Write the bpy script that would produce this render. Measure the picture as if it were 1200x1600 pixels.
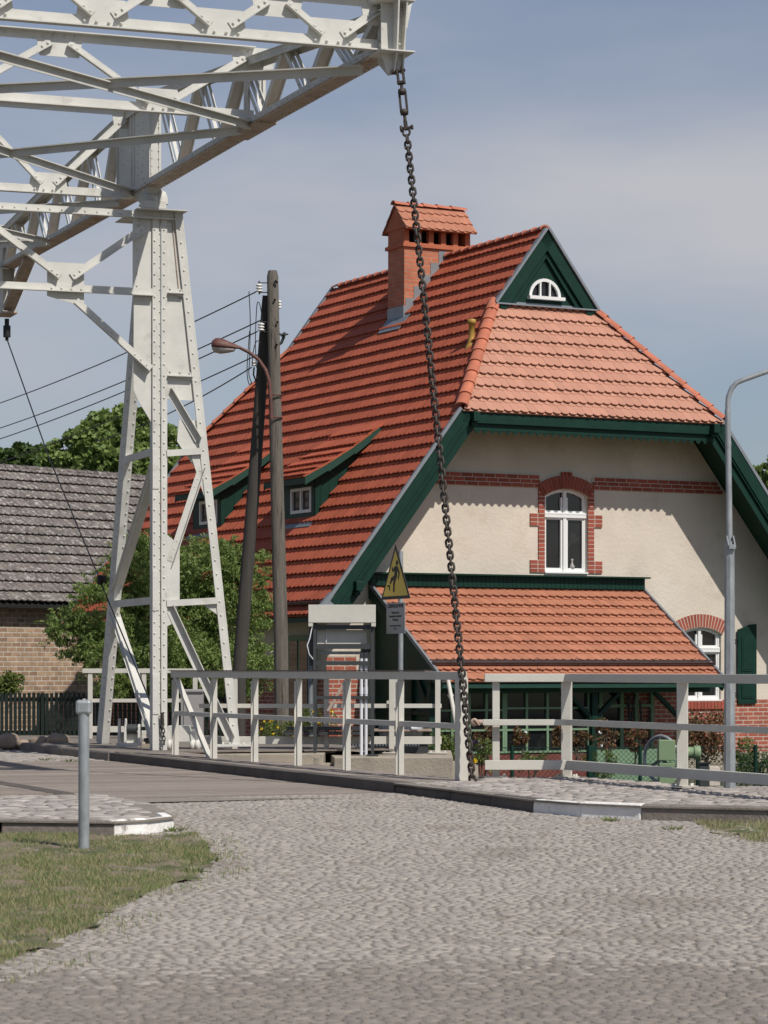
import bpy, math, random
import numpy as np
from mathutils import Vector as V, Matrix
from mathutils.geometry import tessellate_polygon
for o in list(bpy.data.objects): bpy.data.objects.remove(o)
SC = bpy.context.scene
col = SC.collection
R = math.radians
rnd = random.Random(7)

# ------------------------------------------------------------------ camera, sky, sun, exposure
CAMZ = 1.1; F = 4200.0; HOR = 1046.0
cam = bpy.data.cameras.new('camera'); camo = bpy.data.objects.new('camera', cam); col.objects.link(camo)
camo.location = (0, 0, CAMZ); camo.rotation_euler = (R(90), 0, 0)
cam.sensor_fit = 'HORIZONTAL'; cam.sensor_width = 36; cam.lens = 36 * F / 1200.0
cam.shift_y = (HOR - 800) / 1200.0
cam.clip_start = 0.5; cam.clip_end = 3000
cam.dof.use_dof = True; cam.dof.focus_distance = 42; cam.dof.aperture_fstop = 11
SC.camera = camo
SUN = V((.417, -.489, .766)).normalized()
w = bpy.data.worlds.new("World"); SC.world = w; w.use_nodes = True
nt = w.node_tree; nt.nodes.clear(); N = nt.nodes; L = nt.links
wo = N.new('ShaderNodeOutputWorld'); bg = N.new('ShaderNodeBackground'); bg.inputs['Strength'].default_value = .1
sky = N.new('ShaderNodeTexSky'); sky.sky_type = 'NISHITA'; sky.sun_disc = False
sky.sun_elevation = math.asin(SUN.z); sky.sun_rotation = math.atan2(SUN.x, SUN.y)
sky.air_density = 1.0; sky.dust_density = 1.2; sky.ozone_density = 1.6
tc = N.new('ShaderNodeTexCoord'); mp = N.new('ShaderNodeMapping'); mp.inputs['Scale'].default_value = (2.2, 2.2, 8)
mp.inputs['Rotation'].default_value = (0.1, .35, 0)
nz = N.new('ShaderNodeTexNoise'); nz.inputs['Scale'].default_value = 1.5; nz.inputs['Detail'].default_value = 6; nz.inputs['Roughness'].default_value = .52
sep = N.new('ShaderNodeSeparateXYZ')
rp = N.new('ShaderNodeValToRGB'); rp.color_ramp.elements[0].position = .36; rp.color_ramp.elements[1].position = .66
el = N.new('ShaderNodeValToRGB')   # thin high cloud is thickest 5-12 degrees above the horizon
e = el.color_ramp.elements; e[0].position = 0; e[0].color = (.18,)*3+(1,); e[1].position = 1; e[1].color = (0,)*3+(1,)
for p, c in ((.06, .16), (.105, .46), (.15, .92), (.19, .82), (.225, .44), (.26, .24), (.30, .06)):
    k = e.new(p); k.color = (c, c, c, 1)
ma = N.new('ShaderNodeMath'); ma.operation = 'MULTIPLY_ADD'; ma.inputs[1].default_value = .75; ma.inputs[2].default_value = .55
mm = N.new('ShaderNodeMath'); mm.operation = 'MULTIPLY'; mm.use_clamp = True
mx = N.new('ShaderNodeMixRGB')
mx.inputs['Color2'].default_value = (5.3, 5.35, 5.75, 1)
gr = N.new('ShaderNodeMixRGB'); gr.blend_type = 'MULTIPLY'; gr.inputs['Fac'].default_value = 1; gr.inputs['Color2'].default_value = (.72, .755, .84, 1)
L.new(tc.outputs['Generated'], mp.inputs['Vector']); L.new(mp.outputs[0], nz.inputs['Vector'])
L.new(nz.outputs['Fac'], rp.inputs['Fac']); L.new(tc.outputs['Generated'], sep.inputs[0]); L.new(sep.outputs['Z'], el.inputs['Fac'])
L.new(rp.outputs['Color'], ma.inputs[0]); ml = N.new('ShaderNodeMath'); ml.operation = 'MULTIPLY'; ml.inputs[1].default_value = 1.0
L.new(el.outputs['Color'], ml.inputs[0]); L.new(ml.outputs[0], mm.inputs[0]); L.new(ma.outputs[0], mm.inputs[1])
L.new(mm.outputs[0], mx.inputs['Fac']); L.new(sky.outputs[0], gr.inputs['Color1']); L.new(gr.outputs[0], mx.inputs['Color1']); L.new(mx.outputs[0], bg.inputs['Color'])
L.new(bg.outputs[0], wo.inputs['Surface'])
sl = bpy.data.lights.new('sun', 'SUN'); sl.energy = 4.45; sl.angle = R(.55); sl.color = (1, .95, .87)
so = bpy.data.objects.new('sun', sl); col.objects.link(so); so.rotation_euler = SUN.to_track_quat('Z', 'Y').to_euler()
SC.view_settings.view_transform = 'Standard'; SC.view_settings.look = 'None'; SC.view_settings.exposure = -.06; SC.view_settings.gamma = 1

# ------------------------------------------------------------------ materials
def mat(name, base, rough=.7, var=0, vscale=3, bump=0, bscale=40, metal=0, isl=0, isl2=None, spots=None, spec=.4, stretch=(1, 1, 1), coord='Object', hue=0):
    m = bpy.data.materials.new(name); m.use_nodes = True
    n = m.node_tree.nodes; l = m.node_tree.links; b = n['Principled BSDF']
    b.inputs['Roughness'].default_value = rough; b.inputs['Metallic'].default_value = metal
    b.inputs['Specular IOR Level'].default_value = spec
    c = n.new('ShaderNodeRGB'); c.outputs[0].default_value = (*base, 1); cur = c.outputs[0]
    t = n.new('ShaderNodeTexCoord'); mpn = n.new('ShaderNodeMapping'); mpn.inputs['Scale'].default_value = stretch
    l.new(t.outputs[coord], mpn.inputs[0])
    def noise(s, d=5, r=.6):
        q = n.new('ShaderNodeTexNoise'); q.inputs['Scale'].default_value = s; q.inputs['Detail'].default_value = d
        q.inputs['Roughness'].default_value = r; l.new(mpn.outputs[0], q.inputs['Vector']); return q
    def hsv(fac_out, lo, hi, cur):
        mr = n.new('ShaderNodeMapRange'); mr.inputs['From Min'].default_value = .25; mr.inputs['From Max'].default_value = .75
        mr.inputs['To Min'].default_value = lo; mr.inputs['To Max'].default_value = hi; l.new(fac_out, mr.inputs['Value'])
        h = n.new('ShaderNodeHueSaturation'); l.new(mr.outputs[0], h.inputs['Value']); l.new(cur, h.inputs['Color']); return h.outputs[0]
    if isl:
        g = n.new('ShaderNodeNewGeometry')
        if isl2:
            q = n.new('ShaderNodeMixRGB'); q.inputs['Color2'].default_value = (*isl2, 1)
            pw = n.new('ShaderNodeMath'); pw.operation = 'POWER'; pw.inputs[1].default_value = 1.6
            l.new(g.outputs['Random Per Island'], pw.inputs[0]); l.new(pw.outputs[0], q.inputs['Fac']); l.new(cur, q.inputs['Color1']); cur = q.outputs[0]
        wn = n.new('ShaderNodeTexWhiteNoise'); wn.noise_dimensions = '1D'; l.new(g.outputs['Random Per Island'], wn.inputs['W'])
        mr = n.new('ShaderNodeMapRange'); mr.inputs['To Min'].default_value = 1 - isl; mr.inputs['To Max'].default_value = 1 + isl
        l.new(wn.outputs['Value'], mr.inputs['Value']); h = n.new('ShaderNodeHueSaturation'); l.new(mr.outputs[0], h.inputs['Value']); l.new(cur, h.inputs['Color']); cur = h.outputs[0]
    if var:
        cur = hsv(noise(vscale).outputs['Fac'], 1 - var, 1 + var, cur)
    if spots:
        for (sc_, lo, hi, sca) in spots:
            q = noise(sca, 6, .65); r2 = n.new('ShaderNodeValToRGB'); r2.color_ramp.elements[0].position = lo; r2.color_ramp.elements[1].position = hi
            l.new(q.outputs['Fac'], r2.inputs[0]); mq = n.new('ShaderNodeMixRGB'); mq.inputs['Color2'].default_value = (*sc_, 1)
            l.new(r2.outputs[0], mq.inputs['Fac']); l.new(cur, mq.inputs['Color1']); cur = mq.outputs[0]
    l.new(cur, b.inputs['Base Color'])
    if bump:
        q = noise(bscale, 6, .6); bp = n.new('ShaderNodeBump'); bp.inputs['Strength'].default_value = bump; bp.inputs['Distance'].default_value = .02
        l.new(q.outputs['Fac'], bp.inputs['Height']); l.new(bp.outputs[0], b.inputs['Normal'])
    return m
def brickmat(name, c1, c2, mortar, bw=.25, rh=.085, ms=.011, bump=.8, off=.5, var=.22):
    m = bpy.data.materials.new(name); m.use_nodes = True
    n = m.node_tree.nodes; l = m.node_tree.links; b = n['Principled BSDF']; b.inputs['Roughness'].default_value = .85
    uv = n.new('ShaderNodeUVMap'); br = n.new('ShaderNodeTexBrick')
    nn = n.new('ShaderNodeTexNoise'); nn.inputs['Scale'].default_value = 9; nn.inputs['Detail'].default_value = 3
    va = n.new('ShaderNodeVectorMath'); va.operation = 'MULTIPLY_ADD'; va.inputs[1].default_value = (.012, .012, 0)
    l.new(uv.outputs[0], nn.inputs['Vector']); l.new(nn.outputs['Color'], va.inputs[0]); l.new(uv.outputs[0], va.inputs[2]); l.new(va.outputs[0], br.inputs['Vector'])
    br.inputs['Scale'].default_value = 1; br.inputs['Brick Width'].default_value = bw; br.inputs['Row Height'].default_value = rh
    br.inputs['Mortar Size'].default_value = ms; br.inputs['Mortar Smooth'].default_value = .25; br.offset = off; br.inputs['Bias'].default_value = 0
    br.inputs['Color1'].default_value = (*c1, 1); br.inputs['Color2'].default_value = (*c2, 1); br.inputs['Mortar'].default_value = (*mortar, 1)
    q = n.new('ShaderNodeTexNoise'); q.inputs['Scale'].default_value = 3.5; q.inputs['Detail'].default_value = 7; q.inputs['Roughness'].default_value = .7; l.new(uv.outputs[0], q.inputs['Vector'])
    mr = n.new('ShaderNodeMapRange'); mr.inputs['From Min'].default_value = .3; mr.inputs['From Max'].default_value = .7
    mr.inputs['To Min'].default_value = 1 - var; mr.inputs['To Max'].default_value = 1 + var; l.new(q.outputs['Fac'], mr.inputs['Value'])
    h = n.new('ShaderNodeHueSaturation'); l.new(mr.outputs[0], h.inputs['Value']); l.new(br.outputs['Color'], h.inputs['Color']); l.new(h.outputs[0], b.inputs['Base Color'])
    iv = n.new('ShaderNodeMath'); iv.operation = 'MULTIPLY_ADD'; iv.inputs[1].default_value = -1
    l.new(br.outputs['Fac'], iv.inputs[0]); l.new(q.outputs['Fac'], iv.inputs[2])
    bp = n.new('ShaderNodeBump'); bp.inputs['Strength'].default_value = bump; bp.inputs['Distance'].default_value = .012; l.new(iv.outputs[0], bp.inputs['Height']); l.new(bp.outputs[0], b.inputs['Normal'])
    return m
def leafmat(name, c1, c2, tr=.35, rough=.55):
    m = bpy.data.materials.new(name); m.use_nodes = True
    n = m.node_tree.nodes; l = m.node_tree.links; b = n['Principled BSDF']; b.inputs['Roughness'].default_value = rough; b.inputs['Specular IOR Level'].default_value = .35
    g = n.new('ShaderNodeNewGeometry'); q = n.new('ShaderNodeMixRGB'); q.inputs['Color1'].default_value = (*c1, 1); q.inputs['Color2'].default_value = (*c2, 1)
    l.new(g.outputs['Random Per Island'], q.inputs['Fac']); l.new(q.outputs[0], b.inputs['Base Color'])
    t = n.new('ShaderNodeBsdfTranslucent'); hs = n.new('ShaderNodeHueSaturation'); hs.inputs['Value'].default_value = 1.3; l.new(q.outputs[0], hs.inputs['Color']); l.new(hs.outputs[0], t.inputs['Color'])
    mxs = n.new('ShaderNodeMixShader'); mxs.inputs[0].default_value = tr; l.new(b.outputs[0], mxs.inputs[1]); l.new(t.outputs[0], mxs.inputs[2])
    l.new(mxs.outputs[0], n['Material Output'].inputs['Surface']); return m
M_ = {}
M_['steel'] = mat('white_paint_steel', (.58, .57, .525), .6, .12, 2.2, .15, 60, spots=[((.33, .30, .25), .58, .86, 4), ((.24, .15, .09), .70, .80, 11)], spec=.3)
M_['dirty'] = mat('dirty_paint_steel', (.42, .33, .27), .7, .15, 3, .15, 60, spots=[((.22, .13, .09), .5, .75, 7)])
M_['rail'] = mat('white_paint_rail', (.56, .54, .48), .5, .09, 3, .12, 60, spots=[((.36, .32, .26), .64, .84, 6), ((.22, .15, .10), .74, .80, 17)], spec=.3)
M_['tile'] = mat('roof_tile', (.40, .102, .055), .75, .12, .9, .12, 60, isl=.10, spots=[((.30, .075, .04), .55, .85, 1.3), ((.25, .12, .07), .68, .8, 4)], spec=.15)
M_['tilef'] = mat('orange_sunlit_tile', (.40, .165, .098), .6, .08, 1.5, .10, 60, isl=.10, spec=.4, spots=[((.34, .15, .10), .66, .84, 2.5)])  # same roof tile, with the front's sunlit sheen mixed into its colour
M_['tileh'] = mat('pale_sunlit_tile', (.45, .22, .15), .6, .07, 1.5, .10, 60, isl=.07, spec=.4, spots=[((.33, .16, .11), .66, .84, 2.5)])  # same tile again, paled further to carry the sun sheen on the hip
M_['ridge'] = mat('ridge_tile', (.46, .15, .085), .6, .15, 4, .2, 30, isl=.1, spots=[((.22, .16, .10), .62, .80, 6)])
M_['stucco'] = mat('stucco', (.60, .53, .445), .9, .10, 1.1, .45, 14, spots=[((.47, .39, .30), .55, .8, 1.6), ((.70, .64, .56), .58, .8, .8), ((.40, .34, .27), .66, .82, 3.2)])
M_['green'] = mat('dark_green_paint', (.0055, .031, .021), .5, .2, 5, .1, 40, spots=[((.025, .06, .042), .66, .85, 9)], spec=.22)
M_['greend'] = mat('dark_green_boards', (.008, .045, .03), .6, .15, 5, .1, 40)
M_['pale'] = mat('pale_green_paint', (.16, .25, .155), .6, .1, 3)
M_['lead'] = mat('zinc_sheet', (.24, .26, .28), .5, .12, 5, .1, 30, metal=.35)
M_['copper'] = mat('aged_gutter', (.10, .072, .07), .4, .2, 6, metal=.5)
M_['brick'] = brickmat('red_brick', (.29, .07, .045), (.36, .10, .06), (.46, .39, .32))
M_['bricks'] = mat('red_brick_single', (.30, .072, .045), .85, .12, 6, .5, 40, isl=.22)
M_['mortar'] = mat('mortar', (.52, .46, .39), .9, .1, 8, .3, 50)
M_['chim'] = brickmat('chimney_brick', (.42, .125, .06), (.47, .16, .085), (.33, .22, .16), .25, .085, .009, .5)
M_['chimp'] = mat('chimney_brick_plain', (.42, .13, .065), .85, .15, 4, .3, 40)
M_['ybrick'] = brickmat('yellow_brick', (.40, .27, .175), (.25, .155, .10), (.46, .40, .33), .27, .115, .016, .9, var=.3)
M_['white'] = mat('white_window_paint', (.74, .74, .72), .4)
M_['glass'] = mat('window_glass', (.012, .013, .014), .05, .5, 1.2, spec=.6, spots=[((.022, .022, .021), .58, .64, 1.6)])  # paler noise blotches paint a hint of curtains and reflections into the pane
M_['dark'] = mat('dark_interior', (.012, .012, .012), .9)
M_['wood'] = mat('weathered_pole_wood', (.17, .15, .125), .9, .38, 3.5, 1, 26, stretch=(9, 9, .4), spots=[((.05, .042, .035), .56, .66, 3.2), ((.27, .24, .20), .60, .72, 4.5)])
M_['woodd'] = mat('dark_pole_wood', (.062, .055, .048), .9, .3, 2.5, .6, 30, stretch=(9, 9, .55))
M_['plank'] = mat('deck_plank', (.29, .245, .21), .9, .22, 3, .7, 30, isl=.2, stretch=(1, 6, 1), spots=[((.17, .14, .12), .56, .74, 1.4)])
M_['beam'] = mat('dark_beam_wood', (.10, .088, .078), .9, .25, 3, .5, 25)
M_['galv'] = mat('galvanised_steel', (.30, .32, .33), .5, .28, 14, .1, 30, metal=.25, stretch=(1, 1, .4))
M_['chain'] = mat('dark_chain_steel', (.06, .05, .043), .6, .3, 12, .3, 40, metal=.3, spots=[((.12, .065, .035), .6, .75, 14)])
M_['rust'] = mat('rusty_brown_paint', (.12, .05, .04), .6, .3, 6, .2, 30, spots=[((.25, .2, .17), .64, .72, 8)])
M_['black'] = mat('black_line', (.015, .015, .016), .5)
M_['signy'] = mat('sign_yellow', (.72, .52, .09), .45, .05, 6)
M_['signg'] = mat('sign_grey', (.38, .39, .40), .5)
M_['porc'] = mat('porcelain', (.75, .74, .70), .25)
M_['conc'] = mat('concrete', (.34, .295, .235), .9, .2, 2.5, .5, 25, spots=[((.19, .165, .13), .55, .75, 2)])
M_['kerb'] = mat('kerb_granite', (.21, .18, .155), .9, .25, 3, .6, 22, spots=[((.09, .08, .07), .52, .7, 3), ((.28, .25, .22), .66, .8, 9)])
M_['kerbd'] = mat('dark_kerb_stone', (.105, .092, .082), .9, .3, 3, .6, 22)
M_['kerbw'] = mat('white_kerb_paint', (.80, .78, .74), .85, .1, 5, .9, 16, spots=[((.23, .20, .17), .57, .66, 6)])
M_['stone'] = mat('cobble_stone', (.31, .278, .25), .85, .14, 9, .7, 45, isl=.16, isl2=(.35, .315, .275), coord='Object', spots=[((.18, .15, .125), .56, .76, .7), ((.38, .345, .31), .55, .75, .45), ((.20, .165, .13), .6, .72, 3.5)])
M_['stoneb'] = mat('brown_cobble_stone', (.215, .187, .165), .85, .16, 9, .7, 45, isl=.15, isl2=(.26, .225, .195), spots=[((.13, .12, .07), .60, .78, 2.6)])
M_['stonel'] = mat('pale_pavement_stone', (.37, .335, .305), .85, .14, 5, .5, 45, isl=.24, isl2=(.27, .235, .21))
M_['joint'] = mat('sandy_joint', (.235, .205, .175), .95, .2, 3, .5, 60, spots=[((.11, .105, .055), .58, .72, 2.2)])
M_['soil'] = mat('dry_soil', (.21, .165, .12), .95, .25, 2, .7, 25, spots=[((.08, .095, .035), .45, .62, 3)])
M_['earth'] = mat('garden_earth', (.10, .085, .055), .95, .25, 1, .5, 15, spots=[((.05, .085, .03), .42, .6, 1.3)])
M_['btile'] = mat('grey_lichen_tile', (.145, .125, .113), .95, .3, 3.5, 1, 22, isl=.22, spots=[((.38, .36, .33), .54, .62, 9), ((.06, .05, .046), .58, .72, 3.3)])
M_['fence'] = mat('fence_black_green', (.007, .015, .011), .6, .2, 6)
M_['grey'] = mat('grey_cabinet_paint', (.30, .29, .285), .5, .06, 4)
M_['dgrey'] = mat('dark_grey_steel', (.055, .06, .062), .5, .1, 4, metal=.2)
M_['pvc'] = mat('white_pipe', (.70, .70, .73), .35)
M_['corr'] = mat('corrugated_sheet', (.27, .30, .33), .5, .1, 4, metal=.4)
M_['vgreen'] = mat('valve_green', (.20, .28, .155), .55, .08, 5)
M_['ochre'] = mat('ochre_vent', (.40, .24, .05), .6, .15, 10)
M_['rock'] = mat('field_stone', (.30, .235, .18), .9, .2, 4, .5, 12)
M_['bark'] = mat('bark', (.10, .08, .06), .9, .3, 6, .6, 20)
M_['glass2'] = M_['glass']
M_['water'] = mat('canal_water', (.02, .028, .022), .05, bump=.15, bscale=3)
M_['lens'] = mat('lamp_lens', (.42, .36, .34), .25)
M_['will'] = leafmat('willow_leaf', (.085, .145, .025), (.27, .34, .11), .35)
M_['far'] = leafmat('lime_leaf', (.12, .19, .04), (.28, .35, .12), .35)
M_['fard'] = leafmat('dark_leaf', (.045, .085, .022), (.09, .14, .035), .3)
M_['rose'] = leafmat('bronze_rose_leaf', (.10, .10, .035), (.20, .075, .045), .25)
M_['plant'] = leafmat('garden_leaf', (.07, .12, .02), (.19, .22, .06), .3)
M_['grass'] = leafmat('grass_blade', (.08, .175, .03), (.46, .38, .23), .3, .7)
M_['yflow'] = mat('yellow_petal', (.75, .52, .02), .6)
M_['wflow'] = mat('white_petal', (.8, .78, .78), .6)
M_['violet'] = mat('violet_petal', (.09, .03, .16), .6)

# ------------------------------------------------------------------ mesh helpers
ORG = {}
def nrm(v): return V(v).normalized()
class MB:
    def __init__(s): s.v = []; s.f = []; s.sm = []
    def add(s, vs, fs, smooth=False):
        b = len(s.v); s.v += [tuple(p) for p in vs]
        for f in fs: s.f.append(tuple(i + b for i in f)); s.sm.append(smooth)
    def box(s, c, ax, ay, az, sx, sy, sz):
        c = V(c); ax = V(ax) * sx / 2; ay = V(ay) * sy / 2; az = V(az) * sz / 2
        vs = [c + i * ax + j * ay + k * az for k in (-1, 1) for j in (-1, 1) for i in (-1, 1)]
        s.add(vs, [(0, 2, 3, 1), (4, 5, 7, 6), (0, 1, 5, 4), (2, 6, 7, 3), (0, 4, 6, 2), (1, 3, 7, 5)])
    def abox(s, x0, x1, y0, y1, z0, z1): s.box(((x0+x1)/2, (y0+y1)/2, (z0+z1)/2), (1,0,0), (0,1,0), (0,0,1), x1-x0, y1-y0, z1-z0)
    def bar(s, p0, p1, a, b, up=(0, 0, 1)):
        """section: a across (dir x up), b along up"""
        p0 = V(p0); p1 = V(p1); d = (p1 - p0); ln = d.length; d.normalize(); up = V(up)
        sd = d.cross(up)
        if sd.length < 1e-4: sd = d.cross(V((1, 0, 0)))
        sd.normalize(); u2 = sd.cross(d).normalized()
        s.box((p0 + p1) / 2, d, sd, u2, ln, a, b)
    def angle(s, p0, p1, a, t, n1, n2):
        """L section: flange lying along n1 (thin along n2) and flange along n2"""
        p0 = V(p0); p1 = V(p1); d = (p1 - p0).normalized(); n1 = V(n1); n1 = (n1 - d * n1.dot(d)).normalized(); n2 = V(n2); n2 = (n2 - d * n2.dot(d)); n2 = (n2 - n1 * n2.dot(n1)).normalized()
        ln = (p1 - p0).length; m = (p0 + p1) / 2
        s.box(m + n1 * a / 2 + n2 * t / 2, d, n1, n2, ln, a, t)
        s.box(m + n1 * t / 2 + n2 * (t + (a - t) / 2 + .0005), d, n1, n2, ln, t, a - t)
    def prism(s, poly, ext):
        ext = V(ext); n = len(poly); vs = [V(p) for p in poly] + [V(p) + ext for p in poly]
        s.add(vs, [tuple(range(n)), tuple(range(2 * n - 1, n - 1, -1))] + [(i, i + n, (i + 1) % n + n, (i + 1) % n) for i in range(n)])
    def tube(s, pts, r, n=10, cap=True):
        pts = [V(p) for p in pts]; rs = r if isinstance(r, (list, tuple)) else [r] * len(pts)
        vs = []; ref = None
        for i, p in enumerate(pts):
            d = (pts[min(i + 1, len(pts) - 1)] - pts[max(i - 1, 0)]).normalized()
            if ref is None: ref = d.cross(V((0, 0, 1))) if abs(d.z) < .9 else d.cross(V((1, 0, 0)))
            a = (ref - d * ref.dot(d)).normalized(); b = d.cross(a); ref = a
            vs += [p + (a * math.cos(2 * math.pi * k / n) + b * math.sin(2 * math.pi * k / n)) * rs[i] for k in range(n)]
        fs = [(i * n + k, i * n + (k + 1) % n, (i + 1) * n + (k + 1) % n, (i + 1) * n + k) for i in range(len(pts) - 1) for k in range(n)]
        s.add(vs, fs, True)
        if cap: s.add(vs[:n], [tuple(range(n))[::-1]]); s.add(vs[-n:], [tuple(range(n))])
    def lathe(s, c, prof, n=16, axis=(0, 0, 1), smooth=True):
        ax = nrm(axis); a = ax.cross(V((1, 0, 0)) if abs(ax.x) < .9 else V((0, 1, 0))).normalized(); b = ax.cross(a); c = V(c)
        vs = [c + ax * z + (a * math.cos(2*math.pi*k/n) + b * math.sin(2*math.pi*k/n)) * r for (r, z) in prof for k in range(n)]
        s.add(vs, [(i*n+k, i*n+(k+1) % n, (i+1)*n+(k+1) % n, (i+1)*n+k) for i in range(len(prof)-1) for k in range(n)], smooth)
    def torus(s, c, axis, Rr, r, n=24, m=8):
        ax = nrm(axis); a = ax.cross(V((1, 0, 0)) if abs(ax.x) < .9 else V((0, 1, 0))).normalized(); b = ax.cross(a); c = V(c); vs = []
        for i in range(n):
            d = a * math.cos(2*math.pi*i/n) + b * math.sin(2*math.pi*i/n)
            vs += [c + d * (Rr + r * math.cos(2*math.pi*k/m)) + ax * r * math.sin(2*math.pi*k/m) for k in range(m)]
        s.add(vs, [(i*m+k, i*m+(k+1) % m, ((i+1) % n)*m+(k+1) % m, ((i+1) % n)*m+k) for i in range(n) for k in range(m)], True)
    def rivet(s, p, n, r=.014):
        n = nrm(n); a = n.cross(V((0, 0, 1)) if abs(n.z) < .9 else V((1, 0, 0))).normalized(); b = n.cross(a); p = V(p); vs = []
        for (rr, h) in ((1, 0), (.8, .6), (.35, .95)):
            vs += [p + (a * math.cos(math.pi*k/3) + b * math.sin(math.pi*k/3)) * r * rr + n * r * h for k in range(6)]
        s.add(vs, [(i*6+k, i*6+(k+1) % 6, (i+1)*6+(k+1) % 6, (i+1)*6+k) for i in range(2) for k in range(6)] + [tuple(range(12, 18))], True)
    def rivets(s, p0, p1, n, step=.16, r=.014):
        p0 = V(p0); p1 = V(p1); k = max(1, int((p1 - p0).length / step))
        for i in range(k + 1): s.rivet(p0 + (p1 - p0) * i / k, n, r)
    def link(s, c, d, sd, hl, hw, r, n=16, m=7):
        """oval chain link: half length hl along d, half width hw along sd"""
        d = nrm(d); sd = V(sd); sd = (sd - d * sd.dot(d)).normalized(); nn = d.cross(sd); c = V(c); vs = []
        st = hl - hw
        for i in range(n):
            t = 2*math.pi*i/n; o = d * (hw * math.cos(t) + (st if math.cos(t) > 0 else -st)) + sd * hw * math.sin(t)
            out = d * math.cos(t) + sd * math.sin(t)
            vs += [c + o + out * r * math.cos(2*math.pi*k/m) + nn * r * math.sin(2*math.pi*k/m) for k in range(m)]
        s.add(vs, [(i*m+k, i*m+(k+1) % m, ((i+1) % n)*m+(k+1) % m, ((i+1) % n)*m+k) for i in range(n) for k in range(m)], True)
    def quad(s, *p): s.add(p, [tuple(range(len(p)))])
    def holed(s, outer, holes, n, depth=0):
        """flat polygon with holes, reveals going back by depth along -n"""
        polys = [[V(p) for p in outer]] + [[V(p) for p in h] for h in holes]
        tris = tessellate_polygon(polys); allv = [p for q in polys for p in q]; n = V(n)
        fs = []
        for t in tris:
            a, b, c = (allv[i] for i in t); fs.append(tuple(t) if (b - a).cross(c - a).dot(n) > 0 else tuple(t)[::-1])
        s.add(allv, fs)
        if depth:
            for h in holes:
                for i in range(len(h)):
                    a = V(h[i]); b = V(h[(i+1) % len(h)]); s.quad(a, b, b - n * depth, a - n * depth)
    def build(s, name, m, parent=None, bevel=0, label=None, uv=True):
        me = bpy.data.meshes.new(name); o = bpy.data.objects.new(name, me); col.objects.link(o)
        og = V((0, 0, 0))
        if parent is not None: o.parent = parent; og = ORG[parent.name]
        ORG[o.name] = og
        me.from_pydata([(p[0]-og.x, p[1]-og.y, p[2]-og.z) for p in s.v], [], s.f)
        me.polygons.foreach_set('use_smooth', s.sm)
        me.materials.append(M_[m] if isinstance(m, str) else m)
        if uv and len(s.f) < 30000:
            ul = me.uv_layers.new(name='UVMap'); z = V((0, 0, 1))
            for p in me.polygons:
                nn = p.normal
                t = V((1, 0, 0)) if abs(nn.z) > .98 else z.cross(nn).normalized(); b = nn.cross(t)
                for li in p.loop_indices:
                    q = me.vertices[me.loops[li].vertex_index].co; ul.data[li].uv = (q.dot(t), q.dot(b))
        if bevel:
            bv = o.modifiers.new('bevel', 'BEVEL'); bv.width = bevel; bv.segments = 2; bv.limit_method = 'ANGLE'
        if label: o['label'] = label
        return o
def np_mesh(name, verts, faces_n, m, parent=None, nv=4, smooth=False):
    """verts (k*nv,3); each face nv consecutive verts"""
    verts = np.asarray(verts, dtype=np.float32); og = ORG[parent.name] if parent is not None else V((0, 0, 0))
    verts = verts - np.array(og, dtype=np.float32); k = len(verts) // nv
    me = bpy.data.meshes.new(name); me.vertices.add(len(verts)); me.vertices.foreach_set('co', verts.ravel())
    me.loops.add(k * nv); me.loops.foreach_set('vertex_index', np.arange(k * nv, dtype=np.int32))
    me.polygons.add(k); me.polygons.foreach_set('loop_start', np.arange(0, k * nv, nv, dtype=np.int32)); me.polygons.foreach_set('loop_total', np.full(k, nv, dtype=np.int32))
    me.update(); me.validate(); me.materials.append(M_[m])
    o = bpy.data.objects.new(name, me); col.objects.link(o)
    if parent is not None: o.parent = parent
    ORG[o.name] = og
    return o
def thing(name, label, cat, loc=(0, 0, 0), group=None):
    o = bpy.data.objects.new(name, None); col.objects.link(o); o.location = loc; ORG[o.name] = V(loc)
    o.empty_display_size = .2; o['label'] = label; o['category'] = cat
    if group: o['group'] = group
    return o
def tag(o, label, cat, group=None, kind=None):
    o['label'] = label; o['category'] = cat
    if group: o['group'] = group
    if kind: o['kind'] = kind
    return o
def struct(o, kind='structure', label=None):
    o['kind'] = kind
    if label: o['label'] = label
    return o
def rz(y):
    return float(np.interp(y, [4, 8, 12, 16, 20, 24, 27, 30, 60], [-.52, -.46, -.41, -.33, -.25, -.18, -.14, -.13, -.13]))
def gp(px, py, z=None):
    """ground position seen at a photo pixel (1200x1600), on the road surface or on level z"""
    if z is not None:
        Y = F * (CAMZ - z) / (py - HOR); return V(((px - 600) / F * Y, Y, z))
    lo, hi = 4, 400
    for _ in range(50):
        m = (lo + hi) / 2
        if (CAMZ - rz(m)) * F / m + HOR > py: lo = m
        else: hi = m
    return V(((px - 600) / F * lo, lo, rz(lo)))
def at(px, py, Y): return V(((px - 600) / F * Y, Y, CAMZ - (py - HOR) / F * Y))
def inpoly(X, Y, poly):
    r = np.zeros(X.shape, bool); n = len(poly)
    for i in range(n):
        x0, y0 = poly[i][:2]; x1, y1 = poly[(i+1) % n][:2]
        if y0 == y1: continue
        c = ((y0 > Y) != (y1 > Y)) & (X < (x1 - x0) * (Y - y0) / (y1 - y0) + x0); r ^= c
    return r
UP = V((0, 0, 1))
# tower frame and leaf frame
TB = V((-3.14, 37.6, 0)); E1 = nrm((.94, .34, 0)); E2 = nrm((-.34, .94, 0))
def T(a, b, z): return TB + E1 * a + E2 * b + UP * z
F1 = nrm((.929, .37, 0)); F2 = nrm((-.37, .929, 0))
def LF(a, b, z): return TB + F1 * a + F2 * b + UP * z
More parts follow.
